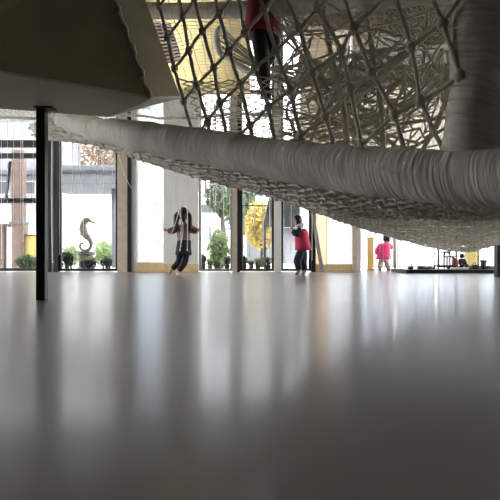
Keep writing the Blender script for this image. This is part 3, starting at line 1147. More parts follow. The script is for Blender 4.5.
def head_children(c, f, r, parent):
    c, f = Vector(c), Vector(f).normalized()
    rt = f.cross(Vector((0, 0, 1))).normalized()
    u = Vector((0, 0, 1))
    for s in (-1, 1):
        MB().ball(c + f * r * .88 + rt * s * r * .36 + u * r * .05, r * .115, 8, 6).build('eye', 'eye', parent, smooth=True)
    MB().ball(c + f * r * .9 - u * r * .48, (r * .2, r * .2, r * .07), 8, 5).build('mouth', 'lip', parent, smooth=True)


def head_verts(joints, neck, hc, r, f):
    hc, f = Vector(hc), Vector(f)
    joints['neck'] = (*neck, r * .46)
    p = hc - Vector((0, 0, r * .55)) + f * r * .08
    joints['jaw'] = (*p, r * .72)
    joints['skull'] = (*(hc + Vector((0, 0, r * .15))), (r * 1.02, r * 1.02))
    joints['crown'] = (*(hc + Vector((0, 0, r * .75))), r * .62)


def loft(mb_, rings, n=18):
    """rings: (center, rx, ry) stacked"""
    vs, fs = [], []
    for c, rx, ry in rings:
        c = Vector(c)
        for j in range(n):
            a = 2 * math.pi * j / n
            vs.append(c + Vector((rx * math.cos(a), ry * math.sin(a), 0)))
    for i in range(len(rings) - 1):
        for j in range(n):
            j2 = (j + 1) % n
            fs.append((i * n + j, i * n + j2, (i + 1) * n + j2, (i + 1) * n + j))
    fs.append(tuple(range(n - 1, -1, -1)))
    fs.append(tuple((len(rings) - 1) * n + j for j in range(n)))
    mb_.add(vs, fs)
    return mb_


def off(base, d):
    return [Vector(base) + Vector(p) for p in d]


def person(label, loc, J, face, hr, hands, hair, clothes, feet_mat=None):
    """J: joint table in metres about the feet; loc: where the feet stand"""
    L = Vector(loc)
    head_verts(J, J['neckp'], J['headp'], hr, face)
    for k in ('neckp', 'headp'):
        hp = J.pop(k)
        if k == 'headp':
            hc = Vector(hp)
    E = [('pelvis', 'waist'), ('waist', 'chest'), ('chest', 'neck'), ('neck', 'jaw'), ('jaw', 'skull'), ('skull', 'crown')]
    for s in 'lr':
        E += [('pelvis', s + 'hip'), (s + 'hip', s + 'knee'), (s + 'knee', s + 'ankle'), (s + 'ankle', s + 'toe'),
              ('chest', s + 'shoulder'), (s + 'shoulder', s + 'elbow'), (s + 'elbow', s + 'wrist')]
    vs, fs = skin_mesh(J, E, 'pelvis')
    b = MB()
    b.add(vs, fs)
    for (w, d, n, c) in hands:
        hand(b, J[w][:3], d, n, 0.8, c)
    head_features(b, hc, face, hr, None)
    zmin = min(p[2] for p in b.v)
    sh = Vector((0, 0, -zmin))
    body = MB()
    body.add([Vector(p) + L + sh for p in b.v], b.f)
    o = body.build('person', 'skin', origin=L, smooth=True)
    tag(o, label, 'person')
    head_children(hc + L + sh, face, hr, o)
    for (nm, m, fn) in hair + clothes:
        q = MB()
        r = fn(q, J, hc)
        q.v = [tuple(Vector(p) + L + sh) for p in q.v]
        ch = q.build(nm, m, o, smooth=True)
    return o


def garment(names, edges, J, grow, root, extra=None):
    jj = {n: (*J[n][:3], (J[n][3] if isinstance(J[n][3], (int, float)) else J[n][3][0]) + grow) for n in names}
    if extra:
        jj.update(extra)
    return skin_mesh(jj, edges, root)


def pants_fn(grow=0.012, to='ankle', cut=0.86):
    def fn(q, J, hc):
        jj = {n: (*J[n][:3], J[n][3] + grow) for n in ('pelvis', 'lhip', 'rhip', 'lknee', 'rknee')}
        E = []
        for s in 'lr':
            a, k = Vector(J[s + 'ankle'][:3]), Vector(J[s + 'knee'][:3])
            p = k.lerp(a, cut)
            jj[s + 'cuff'] = (*p, J[s + 'ankle'][3] + grow + .006)
            E += [('pelvis', s + 'hip'), (s + 'hip', s + 'knee'), (s + 'knee', s + 'cuff')]
        w = Vector(J['waist'][:3])
        jj['waist'] = (*Vector(J['pelvis'][:3]).lerp(w, .5), J['pelvis'][3] + grow)
        E += [('pelvis', 'waist')]
        q.add(*skin_mesh(jj, E, 'pelvis'))
    return fn


def top_fn(grow=0.016, cut=0.85, low=0.35):
    def fn(q, J, hc):
        jj = {n: (*J[n][:3], J[n][3] + grow) for n in ('waist', 'chest', 'lshoulder', 'rshoulder', 'lelbow', 'relbow')}
        E = [('waist', 'chest')]
        jj['hem'] = (*Vector(J['waist'][:3]).lerp(Vector(J['pelvis'][:3]), 1 - low + .3), J['pelvis'][3] + grow + .012)
        E.append(('hem', 'waist'))
        c = Vector(J['chest'][:3]).lerp(Vector(J['neck'][:3]), .62)
        jj['collar'] = (*c, J['neck'][3] + grow * .8)
        E.append(('chest', 'collar'))
        for s in 'lr':
            e, w = Vector(J[s + 'elbow'][:3]), Vector(J[s + 'wrist'][:3])
            jj[s + 'cuff'] = (*e.lerp(w, cut), J[s + 'wrist'][3] + grow * .8)
            E += [('chest', s + 'shoulder'), (s + 'shoulder', s + 'elbow'), (s + 'elbow', s + 'cuff')]
        q.add(*skin_mesh(jj, E, 'chest'))
    return fn


def socks_fn(s, grow=0.006):
    def fn(q, J, hc):
        a, k, t = (Vector(J[s + n][:3]) for n in ('ankle', 'knee', 'toe'))
        jj = {'a': (*a, J[s + 'ankle'][3] + grow), 'k': (*a.lerp(k, .22), J[s + 'ankle'][3] + grow), 't': (*(t + (t - a) * .04), J[s + 'toe'][3] + grow)}
        q.add(*skin_mesh(jj, [('k', 'a'), ('a', 't')], 'a'))
    return fn


def cap_hair(face, hr, down=0.2, back=0.15):
    """hair over the skull, open at the face"""
    f = Vector(face).normalized()

    def fn(q, J, hc):
        nu, nv = 28, 16
        R = hr * 1.13
        vs = []
        for i in range(nv + 1):
            th = math.pi * .72 * i / nv
            for j in range(nu):
                ph = 2 * math.pi * j / nu
                d = Vector((math.sin(th) * math.cos(ph), math.sin(th) * math.sin(ph), math.cos(th)))
                fr_ = d.dot(f)
                if fr_ > .35 and d.z < .45:
                    # lift the fringe: pull the front up to the hairline
                    d = (d + Vector((0, 0, 1)) * (.45 - d.z) * 1.0).normalized()
                rr_ = R * (1 + .02 * mnoise.noise(d * 6))
                vs.append(hc + Vector((d.x * rr_, d.y * rr_, d.z * rr_ * 1.02 + hr * .12)))
        fs = []
        for i in range(nv):
            for j in range(nu):
                j2 = (j + 1) % nu
                fs.append((i * nu + j, (i + 1) * nu + j, (i + 1) * nu + j2, i * nu + j2))
        fs.append(tuple((nv) * nu + j for j in range(nu)))
        q.add(vs, fs)
    return fn


# --- the girl at the pillar, seen from behind, arms out among the cords
U = 8.7 / FPX


def gj(px, py, dep=0.0, r=.03):
    return ((px - 182.5) * U, dep, (276.5 - py) * U, r)


GF = (-.25, .97, 0)
GJ = {
    'pelvis': gj(183.5, 249, .0, .088), 'waist': gj(184, 241.5, .01, .083), 'chest': gj(183.5, 230.5, .02, .09),
    'lhip': gj(180.5, 252, .0, .062), 'rhip': gj(187, 251.5, .0, .062),
    'lknee': gj(178.5, 262, .10, .05), 'rknee': gj(184.2, 263.5, -.02, .05),
    'lankle': gj(169.5, 271.5, .05, .031), 'rankle': gj(177.5, 273.3, -.05, .031),
    'ltoe': gj(168.5, 274.8, .15, .021), 'rtoe': gj(181, 275, -.14, .022),
    'lshoulder': gj(177.3, 226.5, .02, .05), 'rshoulder': gj(190, 226.5, .02, .05),
    'lelbow': gj(171.8, 231.5, .02, .034), 'relbow': gj(194.8, 231.3, .02, .034),
    'lwrist': gj(167, 230.3, -.03, .024), 'rwrist': gj(198.4, 230, -.03, .024),
    'neckp': gj(183.3, 222, .02)[:3], 'headp': gj(183.3, 213.8, .02)[:3],
}


def girl_tails(q, J, hc):
    for s in (-1, 1):
        base = hc + Vector((s * .075, -.035, -.0))
        pts = [base, base + Vector((s * .03, -.035, -.07)), base + Vector((s * .035, -.05, -.17)), base + Vector((s * .02, -.045, -.29))]
        q.tube(smooth_path(pts, 5), [.045, .05, .05, .052, .052, .05, .05, .048, .046, .044, .042, .038, .034, .028, .02, .01], 10)
    # short wisps at the nape
    pts = [hc + Vector((0, -.07, -.02)), hc + Vector((0, -.085, -.06)), hc + Vector((0, -.085, -.10)), hc + Vector((-.005, -.08, -.13))]
    q.tube(smooth_path(pts, 5), [.06, .062, .062, .062, .06, .058, .056, .054, .05, .046, .042, .038, .032, .025, .018, .01], 10)


def vest(q, J, hc):
    p, w = Vector(J['pelvis'][:3]), Vector(J['waist'][:3])
    loft(q, [(w + Vector((0, 0, .02)), .108, .102), (w, .112, .106), (p + Vector((0, 0, .02)), .122, .116), (p - Vector((.0, 0, .06)), .132, .122), (p - Vector((0.0, 0, .10)), .130, .12)])


girl = person('girl with long black hair seen from behind, mauve top, arms out among the white cords', (wx(182.5, 8.7), 8.7, 0), GJ, GF, .088,
              [('lwrist', (-1, -.1, .12), (0, .4, .9), .4), ('rwrist', (1, -.1, .2), (0, .4, .9), .4)],
              [('hair', 'hair', cap_hair(GF, .088)), ('pigtails', 'hair', girl_tails)],
              [('top', 'mauve', top_fn(.03, .92)), ('tunic_skirt', 'dark_cloth', vest), ('leggings', 'dark_cloth', pants_fn(.010, cut=.84))])

# --- child in red vest walking left, hands at the face
U2 = 9.2 / FPX


def cj(px, py, dep=0.0, r=.03):
    return ((px - 300) * U2, dep, (274.5 - py) * U2, r)


CF = (-.92, -.38, 0)
CJ = {
    'pelvis': cj(302.5, 247, 0, .085), 'waist': cj(302.5, 241, 0, .08), 'chest': cj(301.5, 231.5, 0, .085),
    'lhip': cj(300.8, 249.5, -.05, .066), 'rhip': cj(304, 249.5, .05, .066),
    'lknee': cj(296.8, 260.5, -.06, .054), 'rknee': cj(303, 261, .05, .054),
    'lankle': cj(299.6, 270.4, -.05, .033), 'rankle': cj(305.5, 270.8, .06, .033),
    'ltoe': cj(295, 273, -.08, .023), 'rtoe': cj(301.5, 273, .03, .023),
    'lshoulder': cj(299.5, 228, -.095, .05), 'rshoulder': cj(302, 228, .09, .05),
    'lelbow': cj(296.5, 234.5, -.12, .038), 'relbow': cj(296.5, 234, .06, .038),
    'lwrist': cj(292, 228.5, -.08, .025), 'rwrist': cj(291.5, 228.5, .0, .025),
    'neckp': cj(299.3, 225, 0)[:3], 'headp': cj(297, 219.2, 0)[:3],
}


def red_vest(q, J, hc):
    c, w, p = (Vector(J[n][:3]) for n in ('chest', 'waist', 'pelvis'))
    loft(q, [(c + Vector((.01, 0, .07)), .070, .080), (c + Vector((.005, 0, .02)), .106, .114), (c - Vector((0, 0, .04)), .118, .122), (w, .128, .128), (p + Vector((.01, 0, .03)), .138, .132), (p + Vector((.015, 0, -.03)), .145, .136)])


def hood(q, J, hc):
    n = Vector(J['neck'][:3])
    ring_ = []
    for k in range(20):
        a = 2 * math.pi * k / 20
        ring_.append(n + Vector((.06 * math.cos(a) + .012, .068 * math.sin(a), .02 + .018 * math.cos(a))))
    q.tube(ring_, .022, 8, close=True)
    q.tube(smooth_path([hc + Vector((.06, -.05, .02)), hc + Vector((.075, -.055, -.06)), n + Vector((.05, -.06, .0)), n + Vector((.0, -.10, -.06))], 4), .022, 8)


child = person('child in red vest over black clothes walking left with hands at the face', (wx(300, 9.2), 9.2, 0), CJ, CF, .082,
               [('lwrist', (-.35, .15, .9), (-.6, .6, 0), .7), ('rwrist', (-.35, .0, .9), (.5, -.6, 0), .7)],
               [('hair', 'hair', cap_hair(CF, .082))],
               [('black_shirt', 'dark_cloth', top_fn(.018, .92)), ('red_vest', 'crimson', red_vest), ('hood', 'white_cloth', hood),
                ('trousers', 'dark_cloth', pants_fn(.020, cut=.88)), ('sock', 'grey_cloth', socks_fn('l')), ('sock', 'grey_cloth', socks_fn('r'))])

# --- child bending in hot pink in the recess on the right
U3 = 12.4 / FPX


def pj(px, py, dep=0.0, r=.03):
    return ((px - 383.5) * U3, dep, (271 - py) * U3 * .93, r)


PF = (.5, .86, 0)
PJ = {
    'pelvis': pj(383, 256.5, 0, .10), 'waist': pj(383.5, 252.5, .0, .10), 'chest': pj(384.5, 245.5, .02, .10),
    'lhip': pj(380.8, 258.5, 0, .07), 'rhip': pj(386, 258.5, 0, .07),
    'lknee': pj(380, 264.5, .04, .055), 'rknee': pj(387.2, 264.5, .04, .055),
    'lankle': pj(379.8, 269.2, .0, .036), 'rankle': pj(388, 269.2, .0, .036),
    'ltoe': pj(379.3, 270.2, .1, .026), 'rtoe': pj(389.5, 270.2, .1, .026),
    'lshoulder': pj(379.8, 243.2, .02, .055), 'rshoulder': pj(389, 243.2, .02, .055),
    'lelbow': pj(377.2, 249, .02, .042), 'relbow': pj(391, 246.5, .1, .042),
    'lwrist': pj(377, 254.5, .04, .028), 'rwrist': pj(393.6, 244.5, .16, .028),
    'neckp': pj(385.5, 240.6, .03)[:3], 'headp': pj(386.6, 236.6, .04)[:3],
}


def pink_coat(q, J, hc):
    c, w, p = (Vector(J[n][:3]) for n in ('chest', 'waist', 'pelvis'))
    loft(q, [(c + Vector((0, 0, .08)), .085, .085), (c + Vector((0, 0, .03)), .135, .125), (w, .15, .135), (p, .165, .145), (p - Vector((0, 0, .05)), .17, .15)])


person('small child in hot pink jacket with black hair standing in the far right recess', (wx(384, 12.4), 12.4, 0), PJ, PF, .085,
       [('lwrist', (0, .1, -1), (1, 0, 0), .4), ('rwrist', (1, .5, .2), (0, 0, 1), .3)],
       [('hair', 'hair', cap_hair(PF, .085))],
       [('jacket_sleeves', 'hotpink', top_fn(.022, .92)), ('jacket', 'hotpink', pink_coat), ('patterned_trousers', 'floral', pants_fn(.018, cut=.9)),
        ('shoe', 'grey_cloth', socks_fn('l')), ('shoe', 'dark_cloth', socks_fn('r'))])

# --- child climbing in the net overhead: dark red tunic, navy leggings; head above the picture
U4 = 3.75 / FPX


def nj(px, py, dep=0.0, r=.03):
    return ((px - 266) * U4, dep, (101 - py) * U4, r)


NF = (.3, -.95, 0)
NJ = {
    'pelvis': nj(263, 14, 0, .09), 'waist': nj(263, -2, .0, .085), 'chest': nj(263, -30, .0, .09),
    'lhip': nj(257, 22, -.02, .058), 'rhip': nj(270, 21, .02, .058),
    'lknee': nj(261, 55, -.10, .043), 'rknee': nj(273, 48, -.06, .043),
    'lankle': nj(265.5, 92, .0, .032), 'rankle': nj(262, 62, .14, .03),
    'ltoe': nj(267, 97.5, -.11, .022), 'rtoe': nj(261, 70, .06, .022),
    'lshoulder': nj(246, -40, .0, .05), 'rshoulder': nj(280, -40, .0, .05),
    'lelbow': nj(232, -52, -.08, .036), 'relbow': nj(295, -55, -.08, .036),
    'lwrist': nj(226, -76, -.14, .025), 'rwrist': nj(302, -80, -.14, .025),
    'neckp': nj(263, -49, 0)[:3], 'headp': nj(263, -68, -.01)[:3],
}


def red_tunic(q, J, hc):
    p, w = Vector(J['pelvis'][:3]), Vector(J['waist'][:3])
    loft(q, [(w + Vector((0, 0, .05)), .105, .1), (w, .112, .104), (p, .122, .112), (p - Vector((.0, 0, .09)), .130, .118), (p - Vector((0, 0, .14)), .134, .12)], 20)


def red_legging(q, J, hc):
    jj = {'a': (*Vector(J['lhip'][:3]), .066), 'b': (*Vector(J['lhip'][:3]).lerp(Vector(J['lknee'][:3]), .8), .053)}
    q.add(*skin_mesh(jj, [('a', 'b')], 'a'))


person('child in dark red tunic and dark leggings standing in the net overhead', (W(266, 101, 3.75)), NJ, NF, .09,
       [('lwrist', (-.1, -.2, 1), (0, -1, 0), .8), ('rwrist', (.1, -.2, 1), (0, -1, 0), .8)],
       [('hair', 'hair', cap_hair(NF, .09))],
       [('tunic_top', 'dark_red', top_fn(.02, .9)), ('tunic_skirt', 'dark_red', red_tunic), ('leggings', 'dark_cloth', pants_fn(.012, cut=.86)),
        ('shorts_leg', 'dark_red', red_legging), ('sock', 'dark_cloth', socks_fn('l')), ('sock', 'dark_cloth', socks_fn('r'))])


# ------------------------------------------------------------------ things in the recess on the right
plat = thing('low_platform', 'long low black platform on the floor at far right', 'platform', (wx(450, 10.2), 10.6, 0))
MB().box((2.95, 10.2, 0.0), (wx(530, 10.2), 11.3, 0.055)).build('deck', 'black', plat, bevel=0.006)
MB().box((2.93, 10.17, 0.055), (wx(530, 10.2) + .02, 11.32, 0.072)).build('top_board', 'frame_dark', plat, bevel=0.004)
PZ = 0.072


def rx(px, d=10.6):
    return wx(px, d)


def shoe(px, d, L, label, m='black', rot=0.0, group=None):
    o = MB()
    prof = [(-.5, .36, .30, .34), (-.35, .40, .36, .42), (-.1, .40, .34, .40), (.12, .42, .28, .30), (.34, .40, .22, .20), (.5, .22, .14, .12)]
    x0 = rx(px, d)
    vs, fs = [], []
    n = 10
    for (t, w, _, h) in prof:
        for j in range(n):
            a = math.pi * 2 * j / n
            vx, vy, vz = t * L, w * .5 * L * .5 * math.cos(a), max(0, h * L * .9 * (.5 + .5 * math.sin(a)))
            vs.append((x0 + vx * math.cos(rot) - vy * math.sin(rot), d + vx * math.sin(rot) + vy * math.cos(rot), PZ + vz))
    for i in range(len(prof) - 1):
        for j in range(n):
            fs.append((i * n + j, i * n + (j + 1) % n, (i + 1) * n + (j + 1) % n, (i + 1) * n + j))
    fs.append(tuple(range(n - 1, -1, -1)))
    fs.append(tuple((len(prof) - 1) * n + j for j in range(n)))
    o.add(vs, fs)
    root = thing('shoe', label, 'shoe', (x0, d, PZ), group)
    o.build('upper', m, root, smooth=True)
    c, s = math.cos(rot), math.sin(rot)
    sl = MB()
    q = [(-.5, -.1), (.5, -.08), (.5, .08), (-.5, .1)]
    sl.hexa([(x0 + a * L * c - b * L * s, d + a * L * s + b * L * c, PZ) for a, b in q] + [(x0 + a * L * c - b * L * s, d + a * L * s + b * L * c, PZ + .018) for a, b in q])
    sl.build('sole', 'brown', root)
    return root


shoe(422, 10.55, .19, 'leftmost dark shoe on the black platform, before the white window', rot=.2)
shoe(427, 10.6, .19, 'middle dark shoe on the black platform, before the white window', 'grey_cloth', rot=-.1)
shoe(431.5, 10.5, .18, 'dark shoe nearest the black mullion on the platform', rot=.35)
shoe(470, 10.45, .2, 'black shoe on the platform in front of the yellow cabinet', rot=.1)
shoe(474.5, 10.45, .2, 'black shoe on the platform beside the slumped black bag', rot=-.3)
shoe(491.5, 10.5, .2, 'black shoe on the platform nearest the right edge post', rot=.2)


def bag(px0, px1, ytop, d, label, m, name='bag', cat='bag', slump=0.0):
    x0, x1 = rx(px0, d), rx(px1, d)
    zt = wz(ytop, d)
    c = Vector(((x0 + x1) / 2, d, PZ))
    t = thing(name, label, cat, c)
    w, h = (x1 - x0), zt - PZ
    q = MB()
    loft(q, [(c, w * .46, .09), (c + Vector((0, 0, .02)), w * .5, .10), (c + Vector((slump * .3, 0, h * .5)), w * .5, .095), (c + Vector((slump * .7, 0, h * .85)), w * .42, .07), (c + Vector((slump, 0, h * .97)), w * .3, .04)], 16)
    q.build('body', m, t, smooth=True)
    top = c + Vector((slump, 0, h * .92))
    MB().tube(smooth_path([top + Vector((-w * .2, 0, 0)), top + Vector((-w * .12, 0, .04)), top + Vector((w * .12, 0, .04)), top + Vector((w * .2, 0, 0))], 5), .008, 5).build('handle', m, t, smooth=True)
    return t


bag(407.5, 413.5, 266, 10.6, 'small black bag on the left end of the black platform', 'black')
bag(452, 458, 257.5, 10.9, 'red brown backpack on the platform beside the seated dark figure', 'redbrown', 'backpack', 'backpack')
bag(474, 481, 264.5, 10.6, 'slumped black bag on the platform beside the dark brown stool', 'black', slump=-.06)

# bench of black slats
bn = thing('bench', 'low black bench on the platform beside the black mullion', 'bench', (rx(444, 10.8), 10.8, PZ))
MB().box((rx(436, 10.8), 10.7, wz(266.5, 10.8)), (rx(452.5, 10.8), 10.95, wz(265, 10.8))).build('seat', 'black', bn, bevel=.004)
for a in (437, 451):
    for yy in (10.72, 10.91):
        MB().box((rx(a, 10.8) - .015, yy, PZ), (rx(a, 10.8) + .015, yy + .03, wz(266.5, 10.8))).build('leg', 'black', bn)

# black high-back chair behind the bench
chz = thing('chair', 'black high-backed chair behind the low bench', 'chair', (rx(447, 11.9), 11.9, 0))
dd = 11.9
MB().box((rx(443.5, dd), dd - .2, .30), (rx(450.5, dd), dd + .02, .335)).build('seat', 'black', chz, bevel=.004)
for a in (444.1, 449.9):
    MB().box((rx(a, dd) - .014, dd - .19, 0), (rx(a, dd) + .014, dd - .16, .30)).build('leg', 'black', chz)
    MB().box((rx(a, dd) - .014, dd - .01, 0), (rx(a, dd) + .014, dd + .02, .36)).build('leg', 'black', chz)
for a in (444.5, 449.3):
    MB().box((rx(a - .8, dd), dd - .01, .36), (rx(a + .8, dd), dd + .02, .44)).build('back_post', 'black', chz)
MB().box((rx(443.5, dd), dd - .01, .40), (rx(450.5, dd), dd + .02, .44)).build('back_rail', 'black', chz, bevel=.003)
# black coat rail figure seated
U5 = 11.0 / FPX


def sj(px, py, dep=0.0, r=.03):
    return ((px - 462) * U5, dep, (270 - py) * U5, r)


SJ = {
    'pelvis': sj(462, 267.2, 0, .065), 'waist': sj(462, 265, 0, .062), 'chest': sj(462, 262.3, 0, .06),
    'lhip': sj(460.6, 267.8, -.03, .045), 'rhip': sj(463.4, 267.8, -.03, .045),
    'lknee': sj(459.6, 267.6, -.16, .035), 'rknee': sj(464.4, 267.6, -.16, .035),
    'lankle': sj(460.8, 269.2, -.20, .024), 'rankle': sj(463.2, 269.2, -.20, .024),
    'ltoe': sj(460.4, 269.6, -.25, .018), 'rtoe': sj(463.6, 269.6, -.25, .018),
    'lshoulder': sj(459.8, 261.4, 0, .034), 'rshoulder': sj(464.2, 261.4, 0, .034),
    'lelbow': sj(459, 264.5, -.02, .026), 'relbow': sj(465, 264.5, -.02, .026),
    'lwrist': sj(460, 266.4, -.10, .018), 'rwrist': sj(464, 266.4, -.10, .018),
    'neckp': sj(462, 259.9, 0)[:3], 'headp': sj(462, 258.0, 0)[:3],
}
person('dark clothed small person sitting on the platform left of the yellow cabinet', (rx(462, 11.0), 11.0, PZ), SJ, (0, 1, 0), .046,
       [('lwrist', (.3, -1, 0), (0, 0, -1), .4), ('rwrist', (-.3, -1, 0), (0, 0, -1), .4)],
       [('hair', 'hair', cap_hair((0, 1, 0), .046))],
       [('black_jacket', 'dark_cloth', top_fn(.012, .92)), ('trousers', 'dark_cloth', pants_fn(.009, cut=.9))])
# white low box
wb = thing('storage_tray', 'low white tray on the front of the black platform', 'tray', (rx(460.5, 10.35), 10.35, PZ))
MB().box((rx(453.5, 10.35), 10.28, PZ), (rx(467.5, 10.35), 10.42, PZ + .025)).build('tray_body', 'white', wb, bevel=.004)
MB().box((rx(453, 10.35), 10.27, PZ + .025), (rx(468, 10.35), 10.43, PZ + .038)).build('rim', 'rope_pale', wb, bevel=.004)
# yellow cabinet
yc = thing('cabinet', 'yellow upright cabinet behind the platform beside the dark brown stool', 'cabinet', (rx(471.5, 12.3), 12.3, 0))
MB().box((rx(467.5, 12.3), 12.2, 0), (rx(475.5, 12.3), 12.5, .62)).build('carcass', 'yellow', yc, bevel=.006)
yd = MB().box((rx(467.9, 12.2), 12.185, .03), (rx(475.3, 12.2), 12.2, .60)).build('door', 'yellow', yc, bevel=.004)
MB().ball((rx(474.3, 12.2), 12.18, .33), .012, 8, 6).build('knob', 'iron', yd, smooth=True)
# dark brown stool
st = thing('stool', 'dark brown wooden stool on the right of the black platform', 'stool', (rx(483.5, 10.6), 10.6, PZ))
sx, sz = rx(483.5, 10.6), wz(260, 10.6)
MB().lathe([(.066, sz - .03), (.07, sz - .02), (.07, sz - .005), (.064, sz)], (sx, 10.6, 0), 18).build('seat', 'brown', st, smooth=True)
MB().lathe([(.07, PZ), (.06, PZ + .06), (.05, sz - .08), (.06, sz - .03)], (sx, 10.6, 0), 18).build('tapered_base', 'brown', st, smooth=True)
# yellow board by the pink child
yb = thing('upright_board', 'pale yellow upright board left of the child in hot pink', 'board', (wx(370.5, 12.7), 12.7, 0))
MB().box((wx(367.3, 12.7), 12.68, .04), (wx(373.6, 12.7), 12.74, .75)).build('panel', 'yellow', yb, bevel=.004)
MB().box((wx(366.3, 12.7), 12.66, .75), (wx(374.0, 12.7), 12.76, .78)).build('top_cap', 'yellow', yb, bevel=.003)
MB().box((wx(366.8, 12.7), 12.6, 0), (wx(374.1, 12.7), 12.82, .04)).build('foot', 'tan', yb, bevel=.003)
# dark umbrella stand at the end of the window wall
us = thing('umbrella', 'closed dark umbrella leaning at the end of the window wall', 'umbrella', (wx(357.5, 11.6), 11.6, 0))
ux = wx(358.8, 11.9)
MB().lathe([(.006, 0.0), (.01, .03), (.035, .10), (.042, .20), (.02, .30), (.012, .36)], (ux, 11.9, 0), 12).build('canopy', 'dark_cloth', us, smooth=True)
MB().tube(smooth_path([(ux, 11.9, .36), (ux, 11.9, .42), (ux + .02, 11.9, .45), (ux + .04, 11.9, .43)], 5), .008, 6).build('handle', 'iron', us, smooth=True)
# grey bag at the pink child
dp = thing('coat_stand', 'slim dark grey stand right of the child in hot pink', 'stand', (wx(395, 12.7), 12.7, 0))
MB().tube([(wx(395, 12.7), 12.7, .03), (wx(395, 12.7), 12.7, .95)], .03, 8).build('pole', 'grey_board', dp, smooth=True)
MB().lathe([(.10, 0), (.10, .015), (.03, .03)], (wx(395, 12.7), 12.7, 0), 16).build('foot', 'grey_board', dp)
for s in (-1, 1):
    MB().tube([(wx(395, 12.7), 12.7, .85), (wx(395, 12.7) + s * .07, 12.7, .88), (wx(395, 12.7) + s * .09, 12.7, .92)], .01, 6).build('hook', 'grey_board', dp, smooth=True)
# leaning grey board
lb = thing('leaning_board', 'narrow grey board leaning on the black jamb behind the child in red', 'board', (wx(318, 10.9), 10.9, 0))
a1, a2, b1_, b2_ = W(311, 214, 11.05), W(314.5, 214, 11.05), W(320.5, 272.2, 11.0), W(324.5, 272.2, 11.0)
yo = Vector((0, .03, 0))
for v in (b1_, b2_):
    v.z = 0.0
MB().hexa([b1_, b2_, b2_ + yo, b1_ + yo, a1, a2, a2 + yo, a1 + yo]).build('board', 'grey_board', lb)


# ------------------------------------------------------------------ outside
struct(MB().box((XL - .25, WY + 0.16, -0.25), (XJ - .02, 90, -0.03)).build('ground', 'paving'), 'pale paving outside the windows')
struct(MB().box((XJ - .02, FY + 0.18, -0.25), (60, 90, -0.03)).build('ground_right', 'paving'))
GZ = -0.03
struct(MB().box((XL - 3, WY + .14, 3.76), (wx(137), WY + 2.6, 3.95)).build('roof_eave', 'render'), 'projecting roof eave outside the left windows')


def leaves(mb_, c, rad, n, sz, hollow=0.4):
    c = Vector(c)
    for _ in range(n):
        d = Vector((random.gauss(0, 1), random.gauss(0, 1), random.gauss(0, 1))).normalized()
        rr_ = (hollow + (1 - hollow) * random.random()) * (1 + .22 * mnoise.noise(d * 2.3 + c))
        p = c + Vector((d.x * rad[0] * rr_, d.y * rad[1] * rr_, d.z * rad[2] * rr_))
        a = Vector((random.gauss(0, 1), random.gauss(0, 1), random.gauss(0, 1))).normalized()
        b = a.orthogonal().normalized()
        s = sz * random.uniform(.6, 1.3)
        mb_.add([p - a * s, p + b * s * .5, p + a * s, p - b * s * .5], [(0, 1, 2, 3)])
    return mb_


def tree(px, d, ytop, ybot, wpx, m, label, n=1600, sz=.11, cat='tree', name='tree', trunk=True):
    x = wx(px, d)
    zt, zb = wz(ytop, d), wz(ybot, d)
    t = thing(name, label, cat, (x, d, GZ))
    if not trunk:
        zb = GZ
    leaves(MB(), (x, d, (zt + zb) / 2), (wpx / FPX * d / 2, wpx / FPX * d / 2, (zt - zb) / 2), n, sz).build('crown', m, t)
    if not trunk:
        stm = MB()
        for k in range(5):
            stm.tube([(x + .03 * k - .06, d, GZ), (x + (k - 2) * .12, d + .05 * (k % 2), (zt + zb) / 2)], [.025, .012], 5)
        stm.build('stems', 'bark', t)
    if trunk:
        tb = MB().tube([(x, d, GZ), (x + .05, d, zb * .6), (x, d, zb + (zt - zb) * .5)], [.14, .11, .06], 8)
        for k in range(5):
            a = k * 1.3
            q0 = Vector((x, d, zb * .8 + .1 * k))
            tb.tube([q0, q0 + Vector((math.cos(a) * .5, math.sin(a) * .5, .6))], [.05, .02], 6)
        tb.build('trunk', 'bark', t, smooth=True)
    return t


tree(262, 19, 200, 250, 34, 'leaf_yellow', 'yellow leaved tree outside the middle window', 2600, .10)
tree(240, 21, 175, 232, 32, 'leaf_dark', 'dark green tree outside, left of the yellow tree', 2000, .13)
tree(222, 24, 178, 214, 34, 'leaf_dark', 'dark overhanging tree outside the window right of the pillar', 2000, .14)
tree(219, 15, 230, 268, 22, 'leaf', 'round green bush outside the window right of the pillar', 1500, .06, 'bush', 'bush', False)
tree(123, 37, 122, 176, 114, 'leaf_brown', 'brown autumn tree above the outdoor roof at left', 2600, .22)
tree(27, 14.5, 255, 266, 20, 'leaf_dark', 'low dark green hedge outside the left window', 900, .05, 'hedge', 'hedge', False)

tree(70, 21, 246, 266, 20, 'leaf', 'pale green bush outside, behind the black urn left of the seahorse', 700, .08, 'bush', 'bush', False)
tree(104, 22, 240, 266, 22, 'leaf', 'pale green bush outside, behind the urn beside the beige jamb', 700, .08, 'bush', 'bush', False)
# roofed walkway outside the left windows
rf = thing('walkway_roof', 'pale flat walkway roof outside the clear left window', 'roof', (wx(85, 17), 17, 0))
MB().box((wx(40, 17), 16.8, wz(185, 17)), (wx(118, 17), 19.5, wz(166, 17))).build('roof_slab', 'conc', rf, bevel=.02)
MB().box((wx(40, 17), 16.75, wz(174, 17)), (wx(118, 17), 16.8, wz(171.5, 17))).build('gutter', 'eave', rf)
for px in (45, 114):
    MB().tube([(wx(px, 18), 18, GZ), (wx(px, 18), 18, wz(185, 17))], .09, 10).build('column', 'conc', rf, smooth=True)
